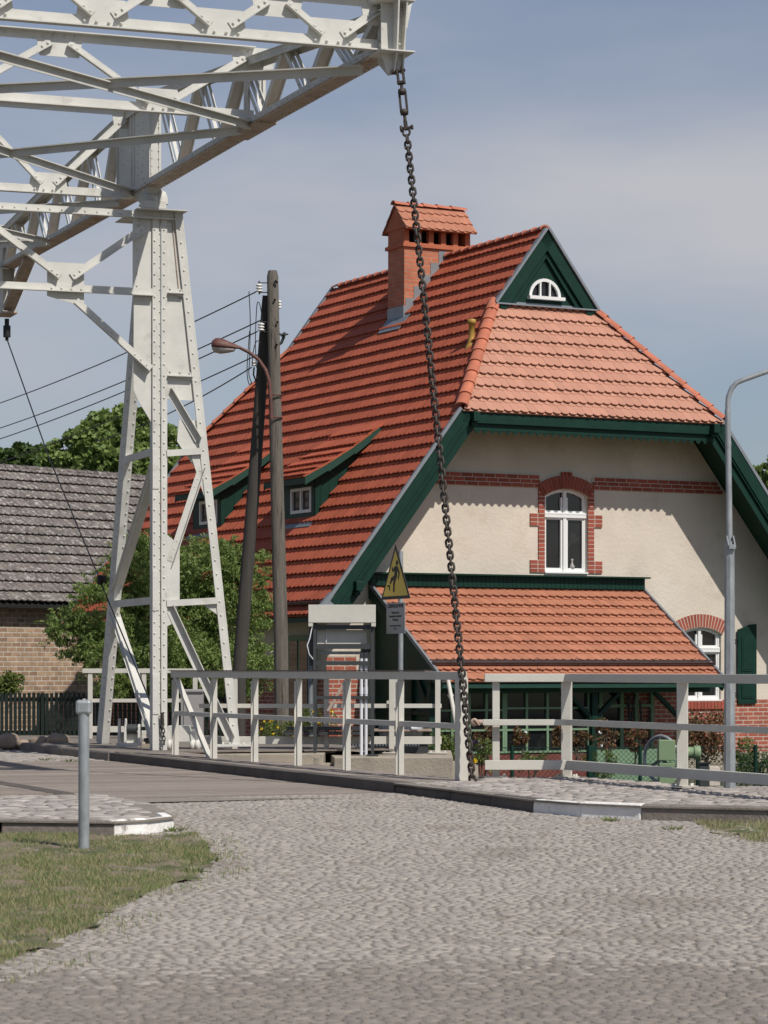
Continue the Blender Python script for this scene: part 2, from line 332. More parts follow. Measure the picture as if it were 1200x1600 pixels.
# house frame
U_ = nrm((.885, .4656, 0)); W_ = nrm((-.4656, .885, 0)); HC = V((4.08, 52, 0))
def H(t, a, z): return HC + U_ * t + W_ * a + UP * z

# ------------------------------------------------------------------ ground, road, pavements
def terrain():
    xs = np.concatenate([np.linspace(-400, -30, 14), np.linspace(-28, 28, 113), np.linspace(30, 400, 14)])
    ys = np.concatenate([np.linspace(-60, 0, 7), np.linspace(1, 80, 159), np.linspace(84, 900, 20)])
    vs = []
    for y in ys:
        for x in xs:
            p = V((x, y, 0)) - TB; b = p.dot(F2); a = p.dot(F1)
            z = rz(y) - .14
            if b > -1.2:                                   # far bank: slopes down to the garden
                right = max(0, min(1, (a - 1.0) / 6)); z = -.16 - right * .85
                if a < -8: z = -.2
            elif b > -10.7: z = -2.6
            else:
                back = max(0, min(1, (x - 4.5) / 5)) * max(0, min(1, (y - 20) / 4)); z -= back * .6
            if y > 110: z = -.8
            vs.append((x, y, z))
    nx = len(xs); fs = [(j*nx+i, j*nx+i+1, (j+1)*nx+i+1, (j+1)*nx+i) for j in range(len(ys)-1) for i in range(nx-1)]
    mb = MB(); mb.add(vs, fs, True); struct(mb.build('ground', 'earth', uv=False))
terrain()
mb = MB(); q = [LF(-30, -10.8, -1.5), LF(30, -10.8, -1.5), LF(30, -1.1, -1.5), LF(-30, -1.1, -1.5)]; mb.quad(*q); struct(mb.build('canal_water', 'water'))
mb = MB()   # canal walls
for b in (-10.75, -1.15):
    for a0, a1, zt in ((-30, 4.3, -.2), (4.3, 30, -.2 if b < -5 else -1.15)): mb.box(LF((a0+a1)/2, b + (.0 if b > -5 else -.1), (zt-2.4)/2), F1, F2, UP, a1-a0-.004, .3, zt+2.4)
struct(mb.build('canal_wall', 'conc'))
mb = MB()   # sand bed under the setts, one sheet
ys = np.linspace(3, 27.4, 40); xs = np.linspace(-14, 14, 30)
vs = []
for y in ys:
    for x in xs:
        vs.append((x, min(y, 60), rz(y) - .003))
mb.add(vs, [(j*30+i, j*30+i+1, (j+1)*30+i+1, (j+1)*30+i) for j in range(39) for i in range(29)
            if (lambda c: (c - TB).dot(F2) < -11.0)(V((xs[i+1], ys[j+1], 0)))], True)
a0 = LF(-4.2, 0, 0)
mb.quad(*[p - UP * .15 for p in (LF(-6, -11.0, 0), LF(-.7, -11.0, 0), LF(-.7, -11.6, 0), LF(-6, -11.9, 0))])
mb.quad(LF(-12, -.55, -.15), LF(-.7, -.55, -.15), LF(-.7, 30, -.15), LF(-12, 30, -.15))
struct(mb.build('road', 'joint', uv=False))

KB = [gp(*p) for p in ((600, 1240), (700, 1250), (830, 1269), (905, 1276), (1000, 1281), (1200, 1287))]
KB += [V((6, 21.6, rz(21.6))), V((14, 20.5, rz(20.5)))]
KB[0] = LF(-.9, -11.0, -.14)
PAVR = [V(p) for p in KB] + [V((14, 29, 0)), V((3.6, 25.2, 0)), V((2.1, 28.35, 0)), V((.95, 28.15, 0)), LF(.1, -11.0, 0)]
IZ = -.105
ISL = [gp(*p, IZ) for p in ((275, 1275), (235, 1280), (180, 1283), (0, 1281))] + [V((-14, 20.3, 0)), V((-14, 25.3, 0))] + [gp(*p, IZ) for p in ((0, 1236), (120, 1239), (190, 1246), (240, 1258))]
GR = [gp(*p) for p in ((0, 1508), (60, 1480), (120, 1452), (165, 1425), (215, 1398), (255, 1385), (300, 1372), (332, 1348), (318, 1322), (290, 1304), (262, 1305), (180, 1306), (0, 1302))] + [V((-14, 19.9, 0)), V((-14, 10, 0)), V((-2.6, 10.5, 0))]
GR2 = [gp(*p) for p in ((1085, 1285), (1120, 1303), (1200, 1316))] + [V((6, 19, 0)), V((6, 21.5, 0)), gp(1200, 1287)]

def dline(X, Y, path):
    D = np.full(X.shape, 9e9)
    for a, b in zip(path[:-1], path[1:]):
        ex, ey = b[0]-a[0], b[1]-a[1]; t = np.clip(((X-a[0])*ex + (Y-a[1])*ey)/(ex*ex+ey*ey), 0, 1); D = np.minimum(D, np.hypot(X-a[0]-t*ex, Y-a[1]-t*ey))
    return D
def stones(name, m, region, excl, zf, y0, y1, dx=.100, dy=.078, seed=1, hh=.003, keep=None, xlim=None, prob=1.0, wav=.06, m2=None, hf=None):
    r = np.random.RandomState(seed); C = []
    y = y0; j = 0
    while y < y1:
        hw = xlim(y) if xlim else 12
        x = -hw + r.rand() * dx
        while x < hw:
            wd = dx * r.choice([.7, .9, 1.05, 1.3, 1.6], p=[.2, .3, .25, .17, .08]); C.append((x + wd/2, y + wav * math.sin(x * .9 + j * .15) * .5 + wav * .25 * math.sin(x*2.3+j) + r.uniform(-.16, .16)*dy, wd, dy * r.uniform(.86, 1.08))); x += wd
        y += dy * (.86 + .28*r.rand()); j += 1
    C = np.array(C); ok = region(C[:, 0], C[:, 1]) if callable(region) else inpoly(C[:, 0], C[:, 1], region)
    for e in excl: ok &= ~inpoly(C[:, 0], C[:, 1], e)
    if keep: ok &= dline(C[:, 0], C[:, 1], keep[0]) > keep[1]
    C = C[ok]
    if prob < 1: C = C[r.rand(len(C)) < prob]
    k = len(C); ang = (np.arange(8) + .5) * math.pi / 4
    ca, sa = np.cos(ang), np.sin(ang); sq = 1 / np.maximum(abs(ca), abs(sa)) ** .75
    jit = 1 + r.uniform(-.1, .1, (k, 8)); rot = r.uniform(-.12, .12, k)[:, None]
    hx = (C[:, 2] / 2 - .006)[:, None]; hy = (C[:, 3] / 2 - .006)[:, None]
    bx = ca * sq * hx * jit; by = sa * sq * hy * jit
    X = bx * np.cos(rot) - by * np.sin(rot); Y = bx * np.sin(rot) + by * np.cos(rot)
    zb = np.array([zf(yy) for yy in C[:, 1]])[:, None] + r.uniform(-.35, .4, (k, 1))*hh; tx = r.uniform(-3.2, 3.2, (k, 1))*hh; ty = r.uniform(-4.5, 4.5, (k, 1))*hh
    rings = []
    for sc, dz in ((1.0, -.035), (.98, .0), (.82, hh * .75), (.42, hh)):
        rings.append(np.stack([C[:, :1] + X * sc, C[:, 1:2] + Y * sc, zb + dz + (tx * X + ty * Y) * sc + np.zeros((k, 8))], -1))
    vs = np.stack(rings, 1).reshape(-1, 3)
    me = bpy.data.meshes.new(name); base = (np.arange(k) * 32)[:, None, None]
    fq = []
    for rg in range(3):
        for i in range(8): fq.append((rg*8+i, rg*8+(i+1) % 8, rg*8+8+(i+1) % 8, rg*8+8+i))
    fq = (np.array(fq)[None] + base).reshape(k, -1); cap = (np.arange(24, 32)[None] + base[:, :, 0])
    loops = np.concatenate([fq, cap], 1).ravel(); tot = np.tile(np.array([4] * 24 + [8]), k)
    me.vertices.add(len(vs)); me.vertices.foreach_set('co', vs.astype(np.float32).ravel()); me.loops.add(len(loops)); me.loops.foreach_set('vertex_index', loops.astype(np.int32))
    me.polygons.add(len(tot)); me.polygons.foreach_set('loop_total', tot.astype(np.int32)); me.polygons.foreach_set('loop_start', np.concatenate([[0], np.cumsum(tot)[:-1]]).astype(np.int32))
    me.polygons.foreach_set('use_smooth', np.ones(len(tot), bool)); me.update(); me.materials.append(M_[m])
    if m2:
        me.materials.append(M_[m2[0]]); sel = (C[:, 1] + r.normal(0, .28, k)) < m2[1] + .18*np.sin(C[:, 0]*1.3); me.polygons.foreach_set('material_index', np.repeat(sel.astype(np.int32), 25))
    o = bpy.data.objects.new(name, me); col.objects.link(o); return o
leafq = [LF(-6.4, -11.02, 0), LF(.6, -11.02, 0), LF(.6, 0, 0), LF(-6.4, 0, 0)]
def roadreg(y0, y1):
    def f(X, Y):
        b = (X - TB.x) * F2.x + (Y - TB.y) * F2.y
        yl = 13.25 + .18 * np.sin(X * 1.3) + .07 * X
        return b < -11.05
    return f
xl = lambda y: y * .155 + 1.6
struct(stones('cobbled_road', 'stone', roadreg(1, 0), [PAVR, ISL, GR], lambda y: rz(y), 8.5, 28.5, seed=3, xlim=xl, m2=('stoneb', 13.3), dx=.082, dy=.064, hh=.0023))
far = [LF(-4.3, -.5, 0), LF(-.95, -.5, 0), LF(-.95, 14, 0), LF(-4.3, 14, 0)]
struct(stones('far_cobbled_road', 'stone', far, [], lambda y: -.145, 36, 52, dx=.2, dy=.16, seed=5, xlim=lambda y: 10))
PZ = -.035
struct(stones('cobbled_pavement', 'stonel', PAVR, [], lambda y: float(np.interp(y, [23, 27.6], [-.072, -.035])), 20, 29, dx=.15, dy=.12, seed=6, hh=.006, xlim=lambda y: 7, keep=(KB, .17)))
struct(stones('cobbled_island', 'stonel', ISL, [], lambda y: IZ, 20, 26, dx=.18, dy=.15, seed=8, hh=.007, xlim=lambda y: 8, keep=([ISL[9], ISL[0], ISL[1], ISL[2], ISL[3], V((-14, 20.3, 0))], .21)))
mb = MB()
mb.prism([V((p.x, p.y, float(np.interp(p.y, [23, 27.6], [-.072, -.035])) - .02)) for p in PAVR][::-1], (0, 0, .016)); mb.prism([V((p.x, p.y, IZ - .02)) for p in ISL], (0, 0, .016)); struct(mb.build('pavement_bed', 'joint', uv=False))
def kerb(path, z1, inward, segs, w=.12, low=.25):
    """path of ground points; blocks of kerb stone with painted ones as their own material"""
    pts = []
    for i in range(len(path)-1):
        a, b = V(path[i]), V(path[i+1]); k = max(1, int((b-a).length / .75))
        for j in range(k): pts.append((a + (b-a)*j/k, a + (b-a)*(j+1)/k))
    for a, b in pts:
        a = V((a.x, a.y, 0)); b = V((b.x, b.y, 0)); d = (b-a).normalized(); n = d.cross(UP) * inward; m = segs((a+b)/2)
        zz = z1 + rnd.uniform(-.006, .006)
        a2 = a + d*.004; b2 = b - d*.004; c = n*.02
        prof = [(0, -low), (.018, zz-.03), (.04, zz), (w, zz), (w, -low)]
        mbk[m].prism([a2 + n*x + UP*z for x, z in prof], b2 - a2)
mbk = {'kerb': MB(), 'kerbw': MB(), 'kerbd': MB()}
kerb(KB, -.058, -1, lambda p: 'kerbw' if 1.15 < p.x < 2.15 else ('kerb' if p.x > 1.2 else 'kerbd'), low=.45)
kerb([ISL[3], ISL[2], ISL[1], ISL[0], ISL[0].lerp(ISL[9], .25)], IZ + .002, -1, lambda p: 'kerbw' if p.x > -2.1 else 'kerb', low=.4)
kerb([LF(-.9, -.5, 0), LF(-.9, 7, 0)], -.02, 1, lambda p: 'kerb')
for k, nm in (('kerb', 'kerb'), ('kerbw', 'painted_kerb'), ('kerbd', 'dark_kerb')): struct(mbk[k].build(nm, k, bevel=.014))
def patch(poly, name, m, dz=.006, step=.18):
    xs = np.arange(min(p[0] for p in poly), max(p[0] for p in poly), step); ys = np.arange(min(p[1] for p in poly), max(p[1] for p in poly), step)
    mb = MB(); Xg, Yg = np.meshgrid(xs, ys); ins = inpoly(Xg + step/2 + .08*np.sin(Yg*7), Yg + step/2 + .06*np.sin(Xg*9), poly)
    idx = {}
    def vi(i, j):
        if (i, j) not in idx: idx[(i, j)] = len(mb.v); mb.v.append((xs[0]+i*step, ys[0]+j*step, rz(ys[0]+j*step) + dz + .02*math.sin(i*1.7+j*.9)*math.sin(j*.6)))
        return idx[(i, j)]
    for j in range(len(ys)):
        for i in range(len(xs)):
            if ins[j, i]: mb.f.append((vi(i, j), vi(i+1, j), vi(i+1, j+1), vi(i, j+1))); mb.sm.append(True)
    return struct(mb.build(name, m, uv=False))
patch(GR, 'lawn_soil', 'soil', .004, .1); patch(GR2, 'verge_soil', 'soil', .004, .1)
far2 = MB(); far2.prism([LF(-.75, -.6, -.05), LF(3.3, -.6, -.05), LF(3.3, 9, -.05), LF(-.75, 9, -.05)], (0, 0, .02)); struct(far2.build('far_pavement', 'kerb', uv=False))
def grass(name, polys, n, seed, hmin=.02, hmax=.07, extra=0):
    r = np.random.RandomState(seed); P = []
    for poly, cnt in polys:
        x0, x1 = min(p[0] for p in poly), max(p[0] for p in poly); y0, y1 = min(p[1] for p in poly), max(p[1] for p in poly)
        x0 = max(x0, -5); x1 = min(x1, 5); X = r.uniform(x0, x1, cnt * 4); Y = r.uniform(y0, y1, cnt * 4)
        wob = .12 * np.sin(X*5) ; ok = inpoly(X + wob*.6, Y + wob, poly)
        dens = .48 + .42*np.sin(X*3.1 + 1.3*np.sin(Y*2.2)) * np.sin(Y*2.7 + X) + .25*np.sin(X*9+Y*7)*np.sin(Y*11-X*5) + r.normal(0, .12, len(X))
        ok &= r.rand(len(X)) < np.clip(dens * 1.3 - .12, .06, 1); P.append(np.stack([X, Y, np.clip(dens, 0, 1)], 1)[ok][:cnt])
    P = np.concatenate(P); k = len(P); h = r.uniform(hmin, hmax, k) * (.55 + .75 * P[:, 2]); a = r.uniform(0, 6.28, k); wv = r.uniform(.0016, .0045, k)
    z = np.array([rz(y) for y in P[:, 1]]); lean = r.uniform(.1, .9, k) * h; la = r.uniform(0, 6.28, k)
    b0 = np.stack([P[:, 0] - wv*np.cos(a), P[:, 1] - wv*np.sin(a), z], 1); b1 = np.stack([P[:, 0] + wv*np.cos(a), P[:, 1] + wv*np.sin(a), z], 1)
    tp = np.stack([P[:, 0] + lean*np.cos(la), P[:, 1] + lean*np.sin(la), z + h], 1)
    return struct(np_mesh(name, np.stack([b0, b1, tp], 1).reshape(-1, 3), 3, 'grass', nv=3), 'stuff')
GRX = [V((p.x + (.38 if p.x > -3.2 and i < 11 else 0), p.y - (.12 if i < 8 else 0), p.z)) for i, p in enumerate(GR)]
o = grass('grass', [(GR, 150000), (GRX, 14000)], 0, 11, .008, .042); o['label'] = 'patchy short grass beside the cobbles around the bollard'; o['category'] = 'grass'
o = grass('verge_grass', [(GR2, 9000)], 0, 12, .02, .06); o['label'] = 'thin dry grass below the kerb at the right edge'; o['category'] = 'grass'
wd = []
for c in [gp(*p) for p in ((262, 1297), (272, 1299), (715, 1282) if False else (955, 1283), (185, 1293), (330, 1345), (300, 1362), (1050, 1296), (70, 1188), (110, 1190))]:
    for _ in range(40):
        a = rnd.uniform(0, 6.28); rr = abs(rnd.gauss(0, .07)); h = rnd.uniform(.015, .06); x = c.x + rr*math.cos(a); y = c.y + rr*math.sin(a); q = rnd.uniform(0, 6.28)
        wd += [(x-.007*math.cos(q), y-.007*math.sin(q), c.z), (x+.007*math.cos(q), y+.007*math.sin(q), c.z), (x + .05*math.cos(a), y + .05*math.sin(a), c.z+h)]
o = struct(np_mesh('weeds', wd, 3, 'plant', nv=3), 'stuff'); o['label'] = 'small weed tufts growing at the kerbs'; o['category'] = 'weeds'

# ------------------------------------------------------------------ bridge leaf with railing
bl = thing('bridge_leaf', 'timber decked drawbridge leaf with dark edge beams and a white railing', 'bridge deck', LF(-2.5, -5.8, -.14))
mb = MB(); b = -11.0
while b < -.62:
    wd_ = .2; mb.box(LF(-2.55, b + wd_/2, -.19), F1, F2, UP, 3.3, wd_ - .012, .09 + rnd.uniform(-.004, .004)); b += wd_
mb.build('roadway_planks', 'plank', bl)
for a in (-.9, -4.2):
    s = 1 if a > -2 else -1
    dz = 0 if s > 0 else -.05
    mb = MB(); mb.box(LF(a + s*.1, -5.8, -.1 + dz), F1, F2, UP, .2, 10.4, .13); mb.build('edge_beam', 'beam', bl, bevel=.008)
    mb = MB(); b = -11.0
    while b < -.75: mb.box(LF(a + s*.62, b + .09, -.075 + dz), F1, F2, UP, .83, .172, .07 + rnd.uniform(-.004, .004)); b += .18
    mb.build('walkway_planks', 'plank', bl)
mb = MB()
for a in (-.1, -1.6, -3.4, -5.0): mb.box(LF(a, -5.8, -.40), F1, F2, UP, .18, 10.3, .32)
mb.build('main_girder', 'dirty', bl)
RW0 = V((-2.80, 36.0, 0)); RW1 = V((.80, 27.6, 0)); rdir = (RW1 - RW0).normalized(); rn = rdir.cross(UP)
def rail_at(px, base=RW0, d=rdir):
    k = (px - 600) / F; s = (base.x - k * base.y) / (k * d.y - d.x); return base + d * s
def make_railing(parent, off, posts):
    rl = bpy.data.objects.new('railing', None); col.objects.link(rl); rl.parent = parent; ORG[rl.name] = ORG[parent.name]
    for i, p in enumerate(posts):
        big = i == len(posts)-1; w = .105 if big else .062
        mb = MB(); mb.box(p + off + UP*.46, rdir, rn, UP, .05 if not big else .1, w, 1.06 if not big else 1.1)
        if not big: mb.box(p + off + UP*.46 + rdir*.0 + rn*.045, rdir, rn, UP, .008, .03, 1.0)
        mb.build('post', 'rail', rl, bevel=.003)
    a, b = posts[0] + off - rdir*.12, posts[-1] + off + rdir*.06
    mb = MB(); mb.bar(a + UP*1.035, b + UP*1.035, .07, .085); mb.build('top_rail', 'rail', rl, bevel=.003)
    mb = MB(); mb.bar(a - rdir*.02 + UP*1.084, b - rdir*.9 + UP*1.088, .1, .012); mb.build('handrail_strip', 'copper', rl)
    mb = MB(); mb.bar(a + rdir*.1 + UP*.515, b - rdir*.1 + UP*.515, .05, .058); mb.build('middle_rail', 'rail', rl, bevel=.003)
    mb = MB(); mb.bar(posts[0] + off + UP*1.0, posts[1] + off - rdir*.15 + UP*(-.06), .05, .06, up=rn); mb.build('brace', 'rail', rl)
PP = [rail_at(p) for p in (275, 335, 399, 467, 543, 626, 721)]
make_railing(bl, V((0, 0, 0)), PP)
make_railing(bl, -F1*4.95, PP)

# ------------------------------------------------------------------ lift bridge tower
tw = thing('bridge_tower', 'white riveted steel portal tower with battered legs standing beside the roadway', 'bridge tower', T(0, 0, -.03))
SP = 4.9
def leg(mirror):
    def P(a, b, z): return T((-.0 + a) if not mirror else (-SP - .2 - a), b, z)
    e1 = E1 if not mirror else -E1
    G = -.06; ZT = 7.5
    f = -E2                                     # faces the camera side
    # front corner column: two riveted flanges with a recessed web between
    mb = MB()
    mb.box(P(-.058, 0, (ZT+G)/2), e1, E2, UP, .092, .03, ZT-G); mb.box(P(.065, 0, (ZT+G)/2), e1, E2, UP, .085, .03, ZT-G)
    mb.box(P(.004, .05, (ZT+G)/2), e1, E2, UP, .03, .07, ZT-G); mb.box(P(-.089, .075, (ZT+G)/2), e1, E2, UP, .03, .12, ZT-G)
    for x in (-.075, .062): mb.rivets(P(x, -.015, .35), P(x, -.015, ZT-.25), f, .155, .016)
    mb.rivets(P(.004, .014, .3), P(.004, .014, ZT-.3), f, .155, .013)
    for z in (.75, 2.2, 3.9): mb.box(P(-.058, -.02, z), e1, E2, UP, .094, .012, .55)
    mb.build('corner_column', 'steel', tw)
    # outward battered column
    rb, rt = P(1.1, 0, .02), P(.26, 0, ZT)
    mb = MB(); mb.bar(rb, rt, .10, .03, up=E2); mb.bar(rb + e1*.06 + E2*.06, rt + e1*.06 + E2*.06, .022, .15, up=E2)
    d = rt - rb
    mb.rivets(rb + d*.04 - E2*.015, rb + d*.97 - E2*.015, f, .19, .016)
    mb.build('battered_column', 'steel', tw)
    # backward battered column
    lb, lt = P(0, 3.5, -.05), P(0, .95, ZT)
    mb = MB(); mb.bar(lb + e1*.02 + E2*.04, lt + e1*.02 + E2*.04, .04, .34, up=E2); mb.bar(lb + e1*.075 - E2*.12, lt + e1*.075 - E2*.12, .08, .025, up=E2)
    d = lt - lb; mb.rivets(lb + d*.05 + e1*.085 - E2*.135, lb + d*.95 + e1*.085 - E2*.135, f, .17, .015)
    mb.rivets(lb + d*.05 - e1*.006, lb + d*.95 - e1*.006, -e1, .17, .015)
    mb.build('rear_column', 'steel', tw)
    def R_(z): return rb + (rt - rb) * ((z - .02) / (ZT - .02))
    def Lz(z): return lb + (lt - lb) * ((z + .05) / (ZT + .05))
    # web plate between the front columns with stiffeners
    mb = MB(); y = E2*.022
    mb.prism([P(.06, 0, ZT)+y, P(.06, 0, 4.92)+y, P(.17, 0, 4.88)+y, R_(4.88)+y, R_(ZT)+y], E2*.012); mb.build('web_plate', 'steel', tw)
    for z in (6.37, 5.21):
        mb = MB(); mb.bar(P(.11, -.03, z), R_(z) - e1*.04 - E2*.03, .07, .012); mb.bar(P(.11, .0, z+.05), R_(z) - e1*.04, .015, .10)
        mb.rivets(P(.15, -.012, z+.06), R_(z+.05) - e1*.08 - E2*.012, f, .11, .015); mb.build('stiffener', 'steel', tw)
    mb = MB(); mb.bar(R_(6.3) - e1*.10 + E2*.012, R_(7.4) - e1*.085 + E2*.012, .012, .012, up=E2); mb.build('seam_strip', 'dirty', tw)
    # haunch plate on the road side
    mb = MB(); mb.prism([P(-.10, .02, ZT), P(-.36, .02, ZT), P(-.37, .02, 5.0), P(-.30, .02, 4.85), P(-.11, .02, 4.55)], E2*.012)
    mb.build('haunch_plate', 'steel', tw)
    mb = MB(); mb.bar(P(-.35, 0, 6.4), P(-.35, 0, 7.4), .07, .02, up=E2); mb.rivets(P(-.33, -.012, 6.45), P(-.33, -.012, 7.3), f, .15, .014); mb.build('edge_angle', 'steel', tw)
    # struts front to outward column
    for z in (4.17, 2.07):
        mb = MB(); mb.bar(P(.1, .02, z), R_(z) - e1*.03, .10, .012); mb.bar(P(.1, -.025, z-.045), R_(z) - e1*.03 - E2*.045, .012, .09)
        mb.prism([R_(z) - e1*.05, R_(z) - e1*.32, R_(z-.2) - e1*.05], E2*.012) if z < 3 else mb.prism([R_(z+.02)-e1*.03, P(.28, .0, z-.15) if False else R_(z)-e1*.2, R_(z-.75)-e1*.03], E2*.01)
        mb.build('strut', 'steel', tw)
    for z in (4.17, 2.07):
        mb = MB(); q0, q1 = P(-.02, .1, z), Lz(z) - E2*.02
        mb.bar(q0, q1, .015, .10); mb.bar(q0 + e1*.05 + UP*.05, q1 + e1*.05 + UP*.05, .11, .012); mb.build('strut', 'steel', tw)
    # zigzag bracing, front face
    for (a, b, w) in ((P(.13, .03, 5.02), R_(4.32) - e1*.06, .09), (R_(3.95) - e1*.05, P(.16, .03, 2.62), .09), (P(.14, .03, 1.98), R_(.12) - e1*.06, .11)):
        mb = MB(); mb.bar(a, b, w, .012, up=E2); dd = (b-a).normalized(); sd = dd.cross(E2).normalized()
        mb.bar(a + sd*w/2 - E2*.04, b + sd*w/2 - E2*.04, .012, .085, up=E2)
        mb.rivets(a + dd*.06, a + dd*.3, f, .1, .014); mb.rivets(b - dd*.06, b - dd*.3, f, .1, .014); mb.build('brace', 'steel', tw)
    for poly in ([P(.07, .03, 4.0), P(.07, .03, 3.2), P(.26, .03, 3.6)] if False else [R_(4.6) - e1*.02 + E2*.02, R_(4.6) - e1*.3 + E2*.02, R_(4.3) - e1*.36 + E2*.02, R_(3.75) - e1*.02 + E2*.02],
                 [P(.1, .03, 3.0), P(.3, .03, 2.85), P(.3, .03, 2.1), P(.22, .03, 1.75), P(.1, .03, 1.7)]):
        mb = MB(); mb.prism(poly, E2*.012); mb.build('gusset', 'steel', tw)
    # side bracing
    for (a, b) in ((Lz(2.25), P(-.02, .1, 4.05)), (Lz(1.95), P(-.04, .03, .02))):
        mb = MB(); mb.bar(a + e1*.06, b + e1*.02, .17, .014, up=f + e1*.0 + UP*.2); mb.bar(a + e1*.01, b - e1*.04, .014, .12, up=f + UP*.2); mb.build('side_brace', 'steel', tw)
    mb = MB()
    mb.box(P(0, .03, -.045), e1, E2, UP, .4, .3, .03); mb.box(P(1.08, .03, .03), e1, E2, UP, .55, .3, .03); mb.box(P(.03, 3.5, -.045), e1, E2, UP, .3, .35, .03)
    for x in (.9, 1.0, 1.2, 1.3): mb.lathe(P(x, -.08, .045), [(.018, 0), (.018, .03), (0.001, .03)], 6)
    mb.build('base_plate', 'steel', tw)
    mb = MB(); mb.box(P(.0, .45, ZT+.006), e1, E2, UP, .72, 1.3, .012); mb.build('cap_plate', 'steel', tw)
    mb = MB(); mb.box(P(-.1, 0, ZT + .07), e1, E2, UP, .3, .36, .10); mb.lathe(P(-.21, 0, ZT+.16), [(.001, 0), (.10, 0), (.10, .24), (.001, .24)], 16, e1); mb.lathe(P(.02, -.04, ZT+.10), [(.09, 0), (.09, .08), (.06, .17), (.001, .20)], 12); mb.prism([P(-.2, .02, ZT+.10), P(-.2, .16, ZT+.10), P(-.2, .75, ZT+.34), P(-.2, -.10, ZT+.34)], e1*.2)
    mb.build('bearing', 'steel', tw)
leg(False); leg(True)
f = -E2
A0, A1 = -.36, -SP + .16
def chordbar(mb, a, b, z, y, h=.1, d=.09):
    p, q = T(a, y, z), T(b, y, z); mb.bar(p, q, .014, h); mb.bar(p + f*d/2 - UP*h/2, q + f*d/2 - UP*h/2, d, .014)
mb = MB(); chordbar(mb, .2, -SP-.4, 7.45, 0, .1, .08); mb.rivets(T(-.4, -.01, 7.45), T(-SP+.2, -.01, 7.45), f, .16, .014); mb.build('portal_top_chord', 'steel', tw)
mb = MB(); chordbar(mb, -.1, -SP-.1, 6.37, -.012, .1, .07); mb.build('portal_bottom_chord', 'steel', tw)
nx = [-.15, -1.34, -2.55, -3.76, -4.95]
for i, (a, b) in enumerate(((0, 1), (1, 2), (2, 3), (3, 4))):
    za, zb = (7.32, 6.47) if i % 2 == 0 else (6.47, 7.32)
    da = T(nx[a], -.02, za); db = T(nx[b], -.02, zb); dd = (db-da).normalized(); da += dd*.1; db -= dd*.1
    mb = MB(); mb.bar(da, db, .10, .014, up=E2); sd = dd.cross(E2); sd = sd if sd.z < 0 else -sd; mb.bar(da + sd*.05 + f*.04, db + sd*.05 + f*.04, .014, .08, up=E2)
    for q in (da + dd*.05, da + dd*.14, db - dd*.05, db - dd*.14): mb.rivet(q + f*.007, f, .018)
    mb.build('portal_diagonal', 'steel', tw)
for c in (-1.34, -3.76):
    mb = MB(); mb.prism([T(c-.26, -.005, 6.25), T(c+.26, -.005, 6.12 if c > -2 else 6.25), T(c+.26, -.005, 6.72), T(c-.26, -.005, 6.72)], E2*.012)
    for k in range(4): mb.rivet(T(c-.2+k*.14, -.022, 6.36), f, .018)
    mb.build('gusset', 'steel', tw)
for (a, b) in ((-1.2, -.13), (-3.9, -SP-.07)):
    p, q = T(a, -.02, 6.2), T(b, -.02, 5.3); dd = (q-p).normalized(); mb = MB(); mb.bar(p, q, .10, .014, up=E2)
    sd = dd.cross(E2); sd = sd if sd.z < 0 else -sd; mb.bar(p + sd*.05 + f*.04, q + sd*.05 + f*.04, .014, .08, up=E2); mb.rivets(q - dd*.08 + f*.007, q - dd*.3 + f*.007, f, .1, .016); mb.build('knee_brace', 'steel', tw)
# small corner plate where cable pulley sits
mb = MB(); pl = T(0, 2.95, 2.45) ; mb.lathe(pl - E1*.09, [(.001, 0), (.07, 0), (.05, .02), (.05, .03), (.07, .05), (.001, .05)], 14, E1); mb.build('pulley', 'chain', tw)

